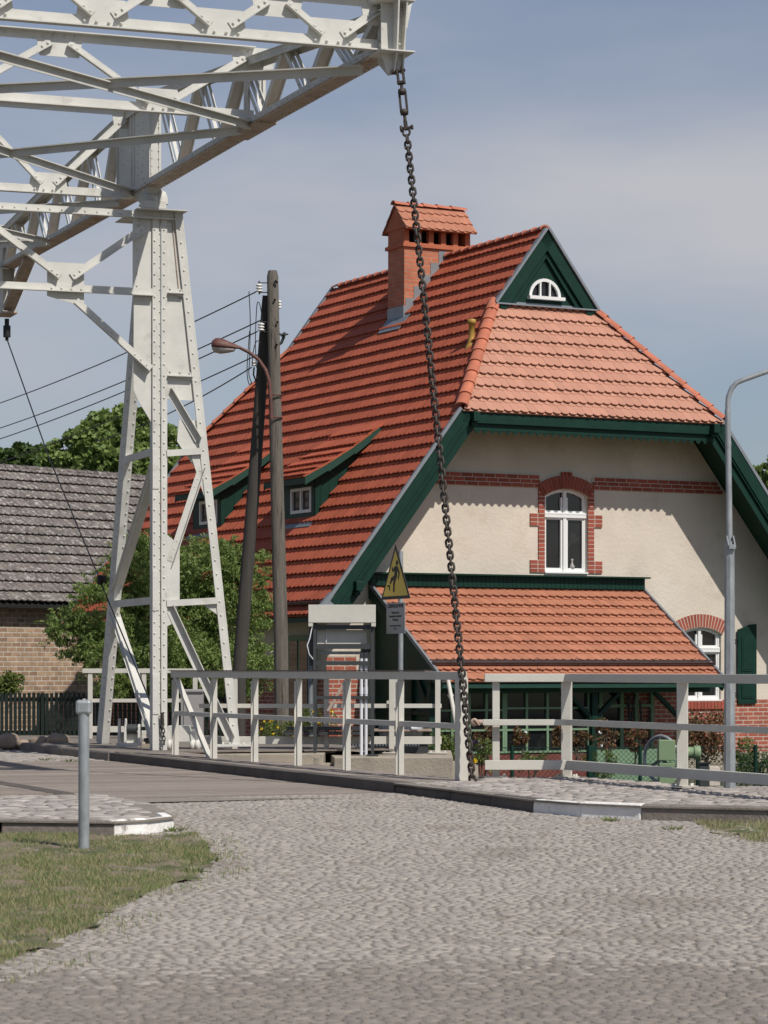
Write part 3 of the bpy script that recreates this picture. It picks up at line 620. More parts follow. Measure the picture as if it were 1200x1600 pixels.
# ------------------------------------------------------------------ balance frame
bf = thing('balance_frame', 'white riveted truss balance beams pivoting on top of the tower', 'bridge beam', T(-2.55, 0, 7.8))
BOT = [(-9.75, 7.64), (-4.84, 7.76), (0, 7.84), (10.2, 8.09)]
TOPC = [(-9.75, 8.06), (-4.84, 8.60), (-.65, 9.06), (1.9, 9.10), (5, 8.98), (10.2, 8.72)]
zi = lambda pr, b: float(np.interp(b, [q[0] for q in pr], [q[1] for q in pr]))
BX = (-.1, -5.0)
for bi, ax in enumerate(BX):
    mb = MB(); md = MB()
    for i in range(3):
        p, q = T(ax, BOT[i][0], BOT[i][1]), T(ax, BOT[i+1][0], BOT[i+1][1])
        mb.bar(p - E1*.10 + UP*.04, q - E1*.10 + UP*.04, .014, .10); mb.bar(p + E1*.10 + UP*.04, q + E1*.10 + UP*.04, .014, .10)
        md.bar(p, q, .26, .014); md.rivets(p + E1*.09 - UP*.008, q + E1*.09 - UP*.008, -UP, .14, .014); md.rivets(p - E1*.09 - UP*.008, q - E1*.09 - UP*.008, -UP, .14, .014)
        mb.rivets(p - E1*.107 + UP*.05, q - E1*.107 + UP*.05, -E1, .2, .014)
    md.bar(T(ax, -4.1, zi(BOT, -4.1)-.018), T(ax, -5.3, zi(BOT, -5.3)-.018), .28, .02)
    mb.build('bottom_chord', 'steel', bf); md.build('chord_underplate', 'dirty', bf)  # underplate's brown tint combines rust with painted warm bounce on the underside
    mb = MB()
    for i in range(5):
        p, q = T(ax, TOPC[i][0], TOPC[i][1]), T(ax, TOPC[i+1][0], TOPC[i+1][1])
        mb.bar(p - E1*.10 - UP*.04, q - E1*.10 - UP*.04, .014, .10); mb.bar(p + E1*.10 - UP*.04, q + E1*.10 - UP*.04, .014, .10); mb.bar(p, q, .25, .014)
        mb.rivets(p - E1*.107 - UP*.05, q - E1*.107 - UP*.05, -E1, .2, .014)
    mb.build('top_chord', 'steel', bf)
    bots = [-8.6, -7.0, -5.3, -3.4, -1.5, 2.8, 4.7, 6.4, 8.1, 9.7]; tops = [-9.4, -7.8, -6.2, -4.4, -2.5, -.5, 1.9, 3.7, 5.6, 7.3, 8.9]
    pairs = []
    for k in range(5): pairs += [(bots[k], tops[k], 1), (bots[k], tops[k+1], 0)]
    for k in range(5): pairs += [(bots[k+5], tops[k+6], 1)] + ([(bots[k+5], tops[k+7], 0)] if k < 4 else [])
    for (b0, t0, wide) in pairs:
        sg = 1 if t0 > b0 else -1
        p, q = T(ax, b0 + sg*.08, zi(BOT, b0) + .07), T(ax, t0 - sg*.05, zi(TOPC, t0) - .06); mb = MB()
        for s in (-.07, .07): mb.bar(p + E1*s, q + E1*s, .012, .085 if wide else .06, up=E2)
        mb.bar(p + (E2*.03 if wide else E2*0), q + (E2*.03 if wide else E2*0), .13 if wide else .05, .010, up=E2)
        for s in (0, .1): mb.rivet(p + (q-p).normalized()*(.04+s) - E1*.078, -E1, .014)
        mb.build('web_brace', 'steel', bf)
    mb = MB()
    for s in (-.1, .1): mb.bar(T(ax + s, -4.84, 7.80), T(ax + s, -4.84, 8.56), .07, .012, up=E1); mb.bar(T(ax + s, -4.84, 7.80), T(ax+s, -4.84, 8.56), .012, .08, up=E1)
    mb.build('web_post', 'steel', bf)
    mb = MB()   # solid pivot panel
    for s in (-.065, .05): mb.prism([T(ax + s, -.15, 7.9), T(ax + s, 1.75, 7.95), T(ax + s, 1.75, 9.05), T(ax + s, -.15, 9.03)], E1*.014)
    for b in (-.12, .75, .9, 1.7):
        mb.box(T(ax, b, 8.48), E1, E2, UP, .17, .04, 1.1)
    for b in (.3, .55, 1.1, 1.4): mb.rivets(T(ax - .067, b, 8.0), T(ax - .067, b, 9.0), -E1, .1, .012)
    for x in (-.05, .05): mb.rivets(T(ax + x, -.146, 8.0), T(ax + x, -.146, 8.98), -E2, .1, .012)
    mb.build('pivot_panel', 'steel', bf)
    # tip: end plates, hanger
    mb = MB()
    mb.prism([T(ax - .13, -9.78, 8.16), T(ax + .13, -9.78, 8.16), T(ax + .13, -9.78, 7.60), T(ax + .055, -9.78, 7.38), T(ax - .055, -9.78, 7.38), T(ax - .13, -9.78, 7.60)], E2*.016)
    mb.prism([T(ax, -9.96, 8.2), T(ax, -9.78, 8.2), T(ax, -9.3, 7.95), T(ax, -9.3, 7.6), T(ax, -9.62, 7.40), T(ax, -9.80, 7.38), T(ax, -9.90, 7.6)], E1*.016)
    mb.prism([T(ax + .1, -9.95, 8.2), T(ax + .1, -9.3, 8.2), T(ax + .1, -9.3, 7.6), T(ax+.1, -9.7, 7.42), T(ax+.1, -9.8, 7.38)], E1*.014)
    for z in (7.60, 8.14): mb.box(T(ax, -9.75, z), E1, E2, UP, .38, .40, .014)
    mb.rivets(T(ax+.05, -9.8, 7.5), T(ax+.1, -9.8, 8.0), -E2, .1, .014)
    mb.build('hanger_plate', 'steel', bf)
    # tail: short drop strut with brace
    mb = MB(); mb.box(T(ax - .11, 9.75, 7.95), E1, E2, UP, .02, .22, 1.3); mb.box(T(ax + .11, 9.75, 7.95), E1, E2, UP, .02, .22, 1.3); mb.box(T(ax, 9.85, 7.95), E1, E2, UP, .2, .02, 1.3); mb.build('tail_post', 'steel', bf)
    mb = MB(); mb.bar(T(ax, 8.0, 7.98), T(ax, 9.62, 7.36), .20, .09, up=UP); mb.bar(T(ax, 9.5, 7.28), T(ax, 10.1, 7.28), .26, .03); mb.build('tail_brace', 'dirty', bf)
def cross_girder(b, zb, zt, lows, ups, a0=-.1, a1=-5.0):
    cg = bpy.data.objects.new('cross_girder', None); col.objects.link(cg); cg.parent = bf; ORG[cg.name] = ORG[bf.name]
    mb = MB(); chordbar(mb, a0 - .02, a1 + .02, zb, b - .02, .12, .10); mb.build('bottom_chord', 'steel', cg)
    mb = MB(); p, q = T(a0 - .02, b - .02, zt), T(a1 + .02, b - .02, zt); mb.bar(p, q, .014, .10); mb.bar(p + f*.05 + UP*.05, q + f*.05 + UP*.05, .1, .014)
    mb.bar(p + E2*.12 + UP*.04, q + E2*.12 + UP*.04, .08, .08); mb.build('top_chord', 'steel', cg)
    nodes = sorted([(a, zb, 0) for a in lows] + [(a, zt, 1) for a in ups], key=lambda n: -n[0])
    for n0, n1 in zip(nodes[:-1], nodes[1:]):
        p, q = T(n0[0], b - .035, n0[1]), T(n1[0], b - .035, n1[1]); dd = (q-p).normalized(); cl = .13
        p = p + dd*cl; q = q - dd*cl; mb = MB(); mb.bar(p, q, .085, .014, up=E2); sd = dd.cross(E2); sd = sd if sd.z < 0 else -sd
        mb.bar(p + sd*.04 + f*.035, q + sd*.04 + f*.035, .014, .07, up=E2)
        for r_ in (p + dd*.04, p + dd*.12, q - dd*.04, q - dd*.12): mb.rivet(r_ + f*.008, f, .018)
        mb.build('diagonal', 'steel', cg)
    for (a, z, up) in nodes:
        s = -1 if up else 1; mb = MB(); hw = .30; hh = .24
        mb.prism([T(a - hw, b - .028, z - s*.06), T(a + hw, b - .028, z - s*.06), T(a + hw*.8, b - .028, z + s*hh), T(a - hw*.8, b - .028, z + s*hh)], E2*.01)
        for k in (-1.5, -.5, .5, 1.5): mb.rivet(T(a + k*.13, b - .042, z), f, .018)
        mb.build('gusset', 'steel', cg)
cross_girder(-9.6, 7.71, 8.16, (-.72, -1.95, -3.2, -4.4), (-.12, -1.33, -2.57, -3.8, -4.98))
cross_girder(-4.84, 7.90, 8.67, (-1.33, -3.78), (-.12, -2.55, -4.98))
cross_girder(1.15, 7.92, 9.10, (-1.33, -3.78), (-.12, -2.55, -4.98))
cross_girder(9.6, 8.1, 8.72, (-1.33, -3.78), (-.12, -2.55, -4.98))
def lat(p, q, w=.10):
    mb = MB(); mb.bar(p, q, w, .014); mb.bar(p + UP*(-.05) + E1*.0, q + UP*(-.05), .014, .09); mb.build('lateral_brace', 'steel', bf)
zc = [(-9.3, 7.58), (-4.95, 7.79), (-4.7, 7.79), (.9, 7.90)]
lat(T(-.2, -9.1, 7.60), T(-4.9, -4.95, 7.82)); lat(T(-.2, -5.0, 7.78), T(-4.9, -9.2, 7.56), .12)
lat(T(-.2, -4.6, 7.80), T(-4.9, .8, 7.90)); lat(T(-.2, .7, 7.90), T(-4.9, -4.6, 7.80), .12)
lat(T(-.2, 1.5, 7.9), T(-4.9, 6, 8.0)); lat(T(-.2, 6, 8.0), T(-4.9, 1.5, 7.9)); lat(T(-.2, 6.2, 8.02), T(-4.9, 9.4, 8.1))
# chain ---------------------------------------------------------------
ct = T(-.04, -9.84, 7.41); cb = V((.90, 27.35, -.02))
ch = thing('lifting_chain', 'long dark steel chain hanging from the balance beam tip to the leaf end', 'chain', cb)
def cpt(s):
    p = ct.lerp(cb, s); return p + V((.012, 0, -.05)) * math.sin(math.pi * s)
cd = (cb - ct).normalized(); sx = V((1, -.25, 0)); sx = (sx - cd*sx.dot(cd)).normalized(); sy = cd.cross(sx)
LN = (cb - ct).length
K_ = .64
mb = MB(); 
for g_ in (1, -1): mb.prism([ct + sx*g_*.040 - sy*.028 - cd*.03, ct + sx*g_*.040 - sy*.028 + cd*.12, ct + sx*g_*.020 - sy*.028 + cd*.12, ct + sx*g_*.020 - sy*.028 - cd*.03], sy*.056)
mb.box(ct + cd*.13, cd, sx, sy, .03, .085, .06); mb.tube([ct - sx*.075, ct + sx*.055], .017); mb.tube([ct - sx*.09, ct - sx*.065], .028)
mb.build('clevis', 'chain', ch, bevel=.004)
mb = MB(); mb.tube([ct + cd*.13, ct + cd*.25], .018); mb.tube([ct + cd*.44, ct + cd*.58], .018)
for g_ in (-1, 1): mb.bar(ct + cd*.22 + sx*g_*.033, ct + cd*.46 + sx*g_*.033, .022, .024, up=sy)
mb.lathe(ct + cd*.205, [(.001, 0), (.042, 0), (.042, .05), (.001, .05)], 12, cd); mb.lathe(ct + cd*.43, [(.001, 0), (.042, 0), (.042, .05), (.001, .05)], 12, cd)
mb.build('turnbuckle', 'chain', ch)
mb = MB(); mb.bar(ct + cd*.55, ct + cd*.65, .035, .045, up=sy); mb.tube([ct + cd*.63 - sx*.052, ct + cd*.63 + sx*.072], .015); mb.lathe(ct + cd*.63 + sx*.055, [(.001, 0), (.026, 0), (.026, .022), (.001, .022)], 6, sx, False)
mb.lathe(ct + cd*.63 - sx*.06, [(.001, 0), (.036, 0), (.036, .022), (.001, .022)], 12, sx); mb.link(ct + cd*.665, cd, sx, .05, .036, .013); mb.build('shackle', 'chain', ch)
mb = MB(); s0 = .735 / LN; pitch = .062; nl = int((LN * (1 - s0)) / pitch); 
for i in range(nl + 1):
    s = s0 + (1 - s0) * i / nl; p = cpt(s); d = (cpt(min(1, s + .01)) - cpt(s - .01)).normalized(); a = sx if i % 2 else sy
    a2 = (a + (sy if i % 2 else sx)*rnd.uniform(-.15, .25)).normalized()
    mb.link(p, d, a2, .045, .0305, .0132)
mb.build('chain_links', 'chain', ch)
# cable from the tail to the tower foot ------------------------------------------------
oc = thing('operating_cable', 'thin black steel cable running from the beam tail down to the tower foot', 'cable', T(0, 0, 0))
mb = MB(); tp = T(-.1, 9.78, 7.2); mb.tube([tp, tp - UP*.12], .04); mb.tube([tp - UP*.12, tp - UP*.32], .065); mb.tube([tp - UP*.32, tp - UP*.38], .03); mb.build('thimble', 'black', oc)
mb = MB(); mb.tube([tp - UP*.35, T(-.16, 6.2, 4.5), T(-.12, 2.98, 2.45)], .012, 6); mb.tube([T(-.12, 2.95, 2.42), T(.02, -.06, .25)], .012, 6)
mb.tube([T(-.12, 2.98, 2.40) , T(-.13, 2.9, 2.48)], .05, 8); mb.build('wire', 'black', oc)
mb = MB()
for k in range(5): mb.link(T(.03 + k*.004, -.07, .30 - k*.055), V((.05, 0, -1)), sx if k % 2 else sy, .035, .02, .008)
mb.tube([T(.02, -.07, .5), T(.03, -.07, .32)], .022, 8); mb.build('end_chain', 'chain', oc)

# ------------------------------------------------------------------ winch and hinge brackets at the tower foot
wn = thing('winch', 'small white hand winch with two rounded side plates behind the bollard', 'winch', gp(200, 1170, -.03))
wc = gp(203, 1167, -.03)
mb = MB(); 
for dx in (-.17, -.08, .12):
    c = wc + V((dx, 0, 0)); pr = [c + V((0, -.1, 0)), c + V((0, .1, 0))] + [c + V((0, .055*math.cos(t), (.36 if dx < 0 else .28) + .055*math.sin(t))) for t in np.linspace(0, math.pi, 8)]
    mb.prism(pr, V((.035, 0, 0)))
mb.abox(wc.x-.19, wc.x+.17, wc.y-.12, wc.y+.12, wc.z, wc.z+.06); mb.abox(wc.x-.18, wc.x+.12, wc.y+.02, wc.y+.1, wc.z+.05, wc.z+.2); mb.build('side_plate', 'steel', wn, bevel=.004)
mb = MB(); mb.tube([wc + V((-.06, 0, .26)), wc + V((.28, 0, .27))], .028); mb.tube([wc + V((-.04, 0, .26)), wc + V((.10, 0, .26))], .075, 14); mb.tube([wc + V((.15, 0, .27)), wc + V((.16, 0, .52))], .018); mb.build('drum', 'dgrey', wn)
mb = MB(); mb.lathe(wc + V((.29, -.1, .0)), [(.001, .13), (.075, .13), (.08, .1), (.08, .05), (.07, .02), (.07, 0)], 16); mb.build('buffer', 'black', wn)
mb = MB(); mb.abox(wc.x+.2, wc.x+.5, wc.y-.35, wc.y-.1, -.03, .02); mb.lathe(wc + V((.22, -.3, .02)), [(.03, 0), (.03, .06), (.001, .06)], 8); mb.build('bed_plate', 'conc', wn)
hb = thing('hinge_bracket', 'white hinge housing with small rollers between tower foot and railing end', 'bracket', gp(285, 1172, -.03))
hc = gp(285, 1170, -.03)
mb = MB(); mb.prism([hc + V((-.26, -.1, .1)), hc + V((.16, -.1, .1)), hc + V((.10, -.1, .33)), hc + V((-.2, -.1, .33))], V((0, .3, 0))); mb.build('housing', 'steel', hb, bevel=.006)
for dx in (-.20, -.12, .13, .2):
    mb = MB(); mb.lathe(hc + V((dx, -.16, .06)), [(.001, 0), (.055, 0), (.075, .02), (.075, .05), (.055, .07), (.001, .07)], 16, (.95, -.3, 0)); mb.build('roller', 'steel', hb)
mb = MB(); 
for dx in (-.22, .17): mb.prism([hc + V((dx-.03, -.12, -.0)), hc + V((dx+.03, -.12, -.0)), hc + V((dx+.02, -.12, .25)), hc + V((dx-.05, -.12, .25))], V((0, .05, 0)))
mb.build('lug', 'steel', hb)

# ------------------------------------------------------------------ other railings
def straight_rail(name, label, posts, a, b, levels, zb, group='white railings along the bridge approach', ends=None, pw=.075, foot=True, th=(.085, .06, .11)):
    t = thing(name, label, 'railing', posts[0], group); d = (b - a).normalized(); n = d.cross(UP)
    for p in posts:
        mb = MB(); mb.box(V((p.x, p.y, (levels[0] + zb)/2)) + n*.0, d, n, UP, pw, .05, levels[0] - zb); 
        po = mb.build('post', 'rail', t, bevel=.003)
        if foot:
            mb = MB(); mb.box(V((p.x, p.y, zb + .006)), d, n, UP, .26, .16, .012)
            for s in (-.1, .1): mb.lathe(V((p.x, p.y, zb + .012)) + d*s - n*.05, [(.013, 0), (.013, .022), (.001, .022)], 6); mb.lathe(V((p.x, p.y, zb + .012)) + d*s + n*.05, [(.013, 0), (.013, .022), (.001, .022)], 6)
            mb.build('foot_plate', 'rail', po)
    for i, z in enumerate(levels):
        mb = MB(); aa, bb = (ends[i] if ends else (a, b)); h = th[i]
        mb.bar(V((aa.x, aa.y, z - h/2)) - n*(.05 if i else 0), V((bb.x, bb.y, z - h/2)) - n*(.05 if i else 0), .05 if i else .08, h)
        mb.build(('top_rail', 'middle_rail', 'bottom_rail')[i], 'rail', t, bevel=.003)
    return t
# right: frontal piece then piece running toward the viewer
p774, p885, p1065 = V((1.17, 28.1, 0)), V((1.91, 28.1, 0)), V((2.87, 25.85, 0))
RZ = -.03
t = thing('railing', 'white three bar railing on the cobbled pavement in front of the house garden', 'railing', p774, 'white railings along the bridge approach')
for p, d in ((p774, V((1, 0, 0))), (p885, V((.96, -.28, 0)).normalized()), (p1065, V((.98, -.2, 0)).normalized()), (V((3.85, 23.6, 0)), V((.4, -.9, 0)).normalized())):
    n = d.cross(UP); w_ = .075 if p is p774 else .105
    mb = MB(); mb.box(V((p.x, p.y, .5)), d, n, UP, w_, .07, 1.05); po = mb.build('post', 'rail', t, bevel=.004)
    mb = MB(); mb.box(V((p.x, p.y, RZ + .006)), d, n, UP, .24, .18, .012)
    for s in (-.09, .09):
        for s2 in (-.06, .06): mb.lathe(V((p.x, p.y, RZ + .012)) + d*s + n*s2, [(.013, 0), (.013, .024), (.001, .024)], 6)
    mb.build('foot_plate', 'rail', po)
fa, fb = V((1.05, 28.05, 0)), V((1.92, 28.05, 0)); gb = V((3.95, 23.3, 0)); fk = V((1.92, 28.04, 0)); dk = (gb - fk).normalized(); nk = V((-dk.y, dk.x, 0)) * -1
for nm, z, h, w_ in (('top_rail', 1.055, .085, .09), ('middle_rail', .58, .062, .06), ('bottom_rail', .155, .10, .06)):
    o_ = 0 if nm == 'top_rail' else .065
    mb = MB(); x0 = fa.x if nm != 'middle_rail' else fa.x - .02
    mb.bar(V((x0, fa.y - o_, z - h/2)), V((fb.x, fb.y - o_, z - h/2)), w_, h); mb.build(nm, 'rail', t, bevel=.004)
    mb = MB(); q = nk * (-o_) if nk.y > 0 else nk * o_; mb.bar(V((fk.x, fk.y - o_, z - h/2)) , V((gb.x - .0, gb.y, z - h/2)) + q, w_, h); mb.build(nm, 'rail', t, bevel=.004)
mb = MB(); cc = V((fa.x - .08, fa.y - .065, .55)); mb.lathe(cc - V((.03, .05, 0)), [(.001, 0), (.042, 0), (.045, .03), (.042, .06), (.001, .06)], 10, (0, 1, 0)); mb.tube([cc, cc + V((.1, 0, 0))], .03); mb.tube([cc + V((-.03, -.05, .03)), cc + V((.02, -.05, -.03))], .012); mb.build('latch_end', 'dirty', t)
# back rail on the concrete bank
YB = 38.3; xx = lambda px, Y: (px - 600) / F * Y
pb = [V((xx(p, YB), YB, 0)) for p in (367, 510, 612, 684)]
straight_rail('bank_railing', 'white three bar railing standing on the concrete bank behind the bridge leaf', pb, V((xx(309, YB), YB, 0)), V((xx(690, YB), YB, 0)), (1.07, .61, .145), -.09)
YA = 44.0; pa = [V((xx(p, YA), YA, 0)) for p in (141, 225, 305)]
straight_rail('rear_railing', 'white three bar railing behind the tower legs, in front of the green picket fence', pa, V((xx(129, YA), YA, 0)), V((xx(318, YA), YA, 0)), (1.115, .62, .17), -.12, foot=False, th=(.075, .06, .1))

# ------------------------------------------------------------------ concrete bank, sheet pile edge
mb = MB(); mb.prism([V((xx(522, 37), 37.0, -1.2)), V((xx(708, 37), 37.0, -1.2)), V((xx(708, 37)+.05, 40.2, -1.2)), V((xx(522, 37)-.2, 40.2, -1.2))][::-1], (0, 0, 1.09)); struct(mb.build('concrete_block', 'conc', bevel=.012))
mb = MB(); mb.prism([V((xx(330, 37.2), 37.2, -1.2)), V((xx(505, 37.2), 37.2, -1.2)), V((xx(505, 37.2)+.05, 40.3, -1.2)), V((xx(330, 37.2)-.2, 40.3, -1.2))][::-1], (0, 0, 1.13))
mb.box(V((xx(495, 37), 36.95, -.6)), V((1, 0, 0)), V((0, 1, 0)), UP, .08, .08, 1.0); struct(mb.build('concrete_bank', 'conc', bevel=.01))
cs = thing('corrugated_sheet', 'low grey corrugated sheet along the bank behind the railing', 'metal sheet', V((xx(480, 41), 41, -.1)))
mb = MB(); n_ = 60
x0, x1 = xx(375, 40.6), xx(655, 40.6)
pts = [(x0 + (x1-x0)*i/(n_*4), 40.6 + .03*math.sin(i*math.pi/2)) for i in range(n_*4+1)]
for i in range(n_*4): mb.quad((pts[i][0], pts[i][1], -.25), (pts[i+1][0], pts[i+1][1], -.25), (pts[i+1][0], pts[i+1][1], .0), (pts[i][0], pts[i][1], .0))
mb.build('sheet', 'corr', cs)
mb = MB(); mb.abox(x0, x1, 40.68, 40.74, -.3, .02); mb.build('backing_rail', 'dgrey', cs)

# ------------------------------------------------------------------ control frame with hood
cf = thing('control_frame', 'grey steel equipment frame with a cream sheet hood on the concrete bank', 'equipment frame', V((-.6, 37.6, -.1)))
Yc = 37.5; zf = lambda py, Y=Yc: CAMZ - (py - HOR) / F * Y; xc = lambda px: xx(px, Yc)
mb = MB(); mb.abox(xc(482), xc(587), Yc - .06, Yc + .5, zf(973), zf(945)); mb.abox(xc(482), xc(489), Yc - .055, Yc + .5, zf(979), zf(973)+.003); mb.abox(xc(580), xc(587), Yc - .055, Yc + .5, zf(979), zf(973)+.003); mb.build('hood', 'rail', cf, bevel=.004)
for px in (492, 582):
    mb = MB(); mb.abox(xc(px) - .022, xc(px) + .022, Yc, Yc + .05, -.1, zf(970)); po = mb.build('upright', 'dgrey', cf); mb = MB(); mb.abox(xc(px) - .08, xc(px) + .08, Yc - .07, Yc + .1, -.105, -.085); mb.build('foot_plate', 'dgrey', po)
for px in (492, 582):
    mb = MB(); mb.abox(xc(px) - .022, xc(px) + .022, Yc + .42, Yc + .47, -.1, zf(970)); mb.build('upright', 'dgrey', cf)
for py, h in ((980, .06), (1010, .07), (1036, .055), (1090, .045)):
    mb = MB(); mb.abox(xc(494), xc(580), Yc + .01, Yc + .05, zf(py) - h/2, zf(py) + h/2); mb.build('cross_bar', 'dgrey', cf)
mb = MB(); mb.abox(xc(495), xc(573), Yc + .12, Yc + .3, zf(1007), zf(984)); mb.build('switch_box', 'rail', cf, bevel=.005)
mb = MB(); mb.tube([V((xc(495), Yc + .08, zf(1020))), V((xc(576), Yc + .08, zf(1020)))], .022); mb.build('conduit', 'galv', cf)
for px in (564.5, 572):
    mb = MB(); mb.tube([V((xc(px), Yc + .07, -.1)), V((xc(px), Yc + .07, zf(1020)))], .024); mb.lathe(V((xc(px), Yc+.07, zf(1085))), [(.028, 0), (.028, .1)], 12); mb.build('riser_pipe', 'pvc', cf)
    mb = MB(); mb.tube([V((xc(px), Yc + .07, zf(1028))), V((xc(px)+.01, Yc + .07, zf(1020))), V((xc(px)+.05, Yc + .07, zf(1014)))], .03); mb.build('elbow', 'dgrey', cf)
mb = MB(); mb.bar(V((xc(508), Yc + .2, zf(1118))), V((xc(542), Yc + .2, zf(1060))), .04, .03, up=V((0, 1, 0))); mb.build('diagonal_strut', 'dirty', cf)
mb = MB(); mb.tube([V((xc(488), Yc-.02, zf(978))), V((xc(484), Yc-.03, zf(998))), V((xc(480), Yc - .04, zf(1008))), V((xc(483), Yc-.04, zf(1022))), V((xc(489), Yc, zf(1030)))], .009, 6)
mb.tube([V((xc(510), Yc+.1, zf(978))), V((xc(511), Yc+.1, zf(992))), V((xc(509), Yc+.1, zf(1004)))], .007, 6); mb.build('loose_cable', 'pvc', cf)
mb = MB(); mb.abox(xc(483), xc(489), Yc + .1, Yc + .3, zf(1040), zf(980)); mb.build('cable_tray', 'dgrey', cf)
mb = MB(); mb.abox(xc(446), xc(584), Yc + .6, Yc + .9, zf(1143), zf(1137)); mb.abox(xc(440), xc(584), Yc + .6, Yc + .9, zf(1150), zf(1145)); mb.build('grating_shelf', 'dgrey', cf)
# machinery beside the frame
mo = thing('drive_motor', 'round blue-grey motor casing under a dark cover beside the equipment frame', 'motor', V((xc(612), 38.9, -.1)))
Ym = 39.0; mc = at(608, 1140, Ym)
mb = MB(); mb.lathe(mc + V((-.02, -.2, .0)), [(.001, 0), (.10, 0), (.13, .03), (.13, .25), (.001, .25)], 20, (0, 1, 0)); mb.torus(mc + V((-.02, -.2, 0)), (0, 1, 0), .125, .012); mb.build('end_casing', 'galv', mo)
mb = MB(); mb.lathe(mc + V((.06, -.1, -.01)), [(.001, 0), (.11, 0), (.12, .02), (.12, .38), (.10, .42), (.001, .42)], 20, (1, .2, 0)); mb.build('motor_body', 'galv', mo)
mb = MB(); mb.abox(mc.x - .3, mc.x + .55, Ym - .25, Ym + .3, -.15, -.02); mb.build('bed', 'dgrey', mo)
mb = MB(); mb.abox(mc.x - .35, mc.x + .62, Ym - .3, Ym + .3, .21, .235); mb.build('cover_plate', 'dirty', mo)
for dx in (-.3, .55): mb = MB(); mb.abox(mc.x + dx - .02, mc.x + dx + .02, Ym - .1, Ym + .1, -.1, .21); mb.build('cover_leg', 'dgrey', mo)
gbx = thing('gate_post', 'wide cream steel post behind the sign pole', 'post', at(617, 1115, 39.6))
mb = MB(); q = at(618, 1090, 39.6); mb.abox(q.x - .07, q.x + .07, 39.55, 39.65, -.15, 1.06); mb.build('shaft', 'rail', gbx, bevel=.004); mb = MB(); mb.abox(q.x - .13, q.x + .11, 39.5, 39.56, .58, .64); mb.build('collar', 'rail', gbx)
lb_ = thing('leaning_strut', 'white leaning tubular strut beside the end of the bank railing', 'strut', at(722, 1150, 38.6))
mb = MB(); mb.tube([at(700, 1062, 38.6), at(716, 1150, 38.2)], .03); mb.build('tube', 'rail', lb_); mb = MB(); mb.tube([at(703, 1084, 38.6), at(705, 1089, 38.6)], .042); mb.build('collar', 'rail', lb_)
eb = thing('distribution_cabinet', 'small grey electrical cabinet with a rounded lid behind the tower leg', 'cabinet', at(300, 1150, 42))
q = at(300, 1110, 42); mb = MB(); mb.abox(q.x - .17, q.x + .17, 41.9, 42.25, -.1, .74); mb.build('body', 'grey', eb, bevel=.008)
mb = MB(); mb.abox(q.x - .19, q.x + .19, 41.87, 42.28, .74, .79); mb.build('lid', 'grey', eb, bevel=.015)
mb = MB(); mb.abox(q.x - .12, q.x + .12, 41.885, 41.9, .2, .68); mb.build('door', 'grey', eb)

# ------------------------------------------------------------------ galvanised bollard in the grass
bo = gp(131, 1326)
bt = thing('bollard', 'galvanised steel post with a rounded block head standing in the grass', 'bollard', bo)
zt = CAMZ - (1110 - HOR) / F * bo.y; s = bo.y / F
mb = MB(); mb.tube([bo - UP*.1, V((bo.x, bo.y, zt))], 8.6*s, 20); mb.build('shaft', 'galv', bt)
mb = MB(); mb.box(V((bo.x, bo.y, zt + 5*s)), V((1, 0, 0)), V((0, 1, 0)), UP, 24.5*s, 20*s, 23*s); mb.build('head', 'galv', bt, bevel=.022)

# ------------------------------------------------------------------ right lamp post
Yl = 26.6; lp = V((xx(1140, Yl), Yl, -.2)); 
lt_ = thing('lamp_post', 'tall galvanised lamp post with a curved arm rising in front of the house gable', 'lamp post', lp, 'street lights')
s = Yl / F; zz = lambda py: CAMZ - (py - HOR) * s
mb = MB(); mb.lathe(V((lp.x, Yl, -.3)), [(9.5*s, 0), (8.6*s, 1.2), (7.6*s, zz(846) + .3)], 8, smooth=False); mb.build('lower_shaft', 'galv', lt_)
mb = MB(); xm = lp.x - .6*s
pts = [V((lp.x, Yl, zz(860))), V((xm - .5*s, Yl, zz(760))), V((xm - 2.2*s, Yl, zz(690)))]; mb.tube([pts[0], pts[1], V((xm - 1.5*s, Yl, zz(700))), V((xm - 2.6*s, Yl, zz(640)))], [5*s, 4.6*s, 4.4*s, 4.4*s], 14)
mb.lathe(V((xm - 1.6*s, Yl, zz(700))), [(4.5*s, 0), (4.8*s, .02), (4.8*s, .05), (4.5*s, .07)], 14); mb.build('upper_shaft', 'galv', lt_)
mb = MB(); arc = [(1137.4, 641), (1137, 632), (1138, 620), (1143, 607), (1151, 598), (1163, 593), (1200, 580), (1260, 560), (1300, 548)]
mb.tube([V((xx(a, Yl), Yl - .0*i, zz(b))) for i, (a, b) in enumerate(arc)], 3.9*s, 12); mb.build('arm', 'galv', lt_)
mb = MB(); hq = V((xx(1300, Yl), Yl, zz(548))); mb.lathe(hq, [(.03, 0), (.06, .06), (.09, .2), (.09, .4), (.05, .52), (.001, .54)], 14, (1, 0, .2)); mb.build('lamp_head', 'grey', lt_)
mb = MB()
for sgn in (-1, 1): mb.bar(V((lp.x + sgn*5*s, Yl - .03, zz(838))), V((lp.x + sgn*5*s + 3*s, Yl - .05, zz(856))), .012, .04, up=V((0, 1, 0)))
mb.abox(lp.x - 2*s, lp.x + 8*s, Yl - .08, Yl - .04, zz(858), zz(851)); mb.build('clamp', 'galv', lt_)

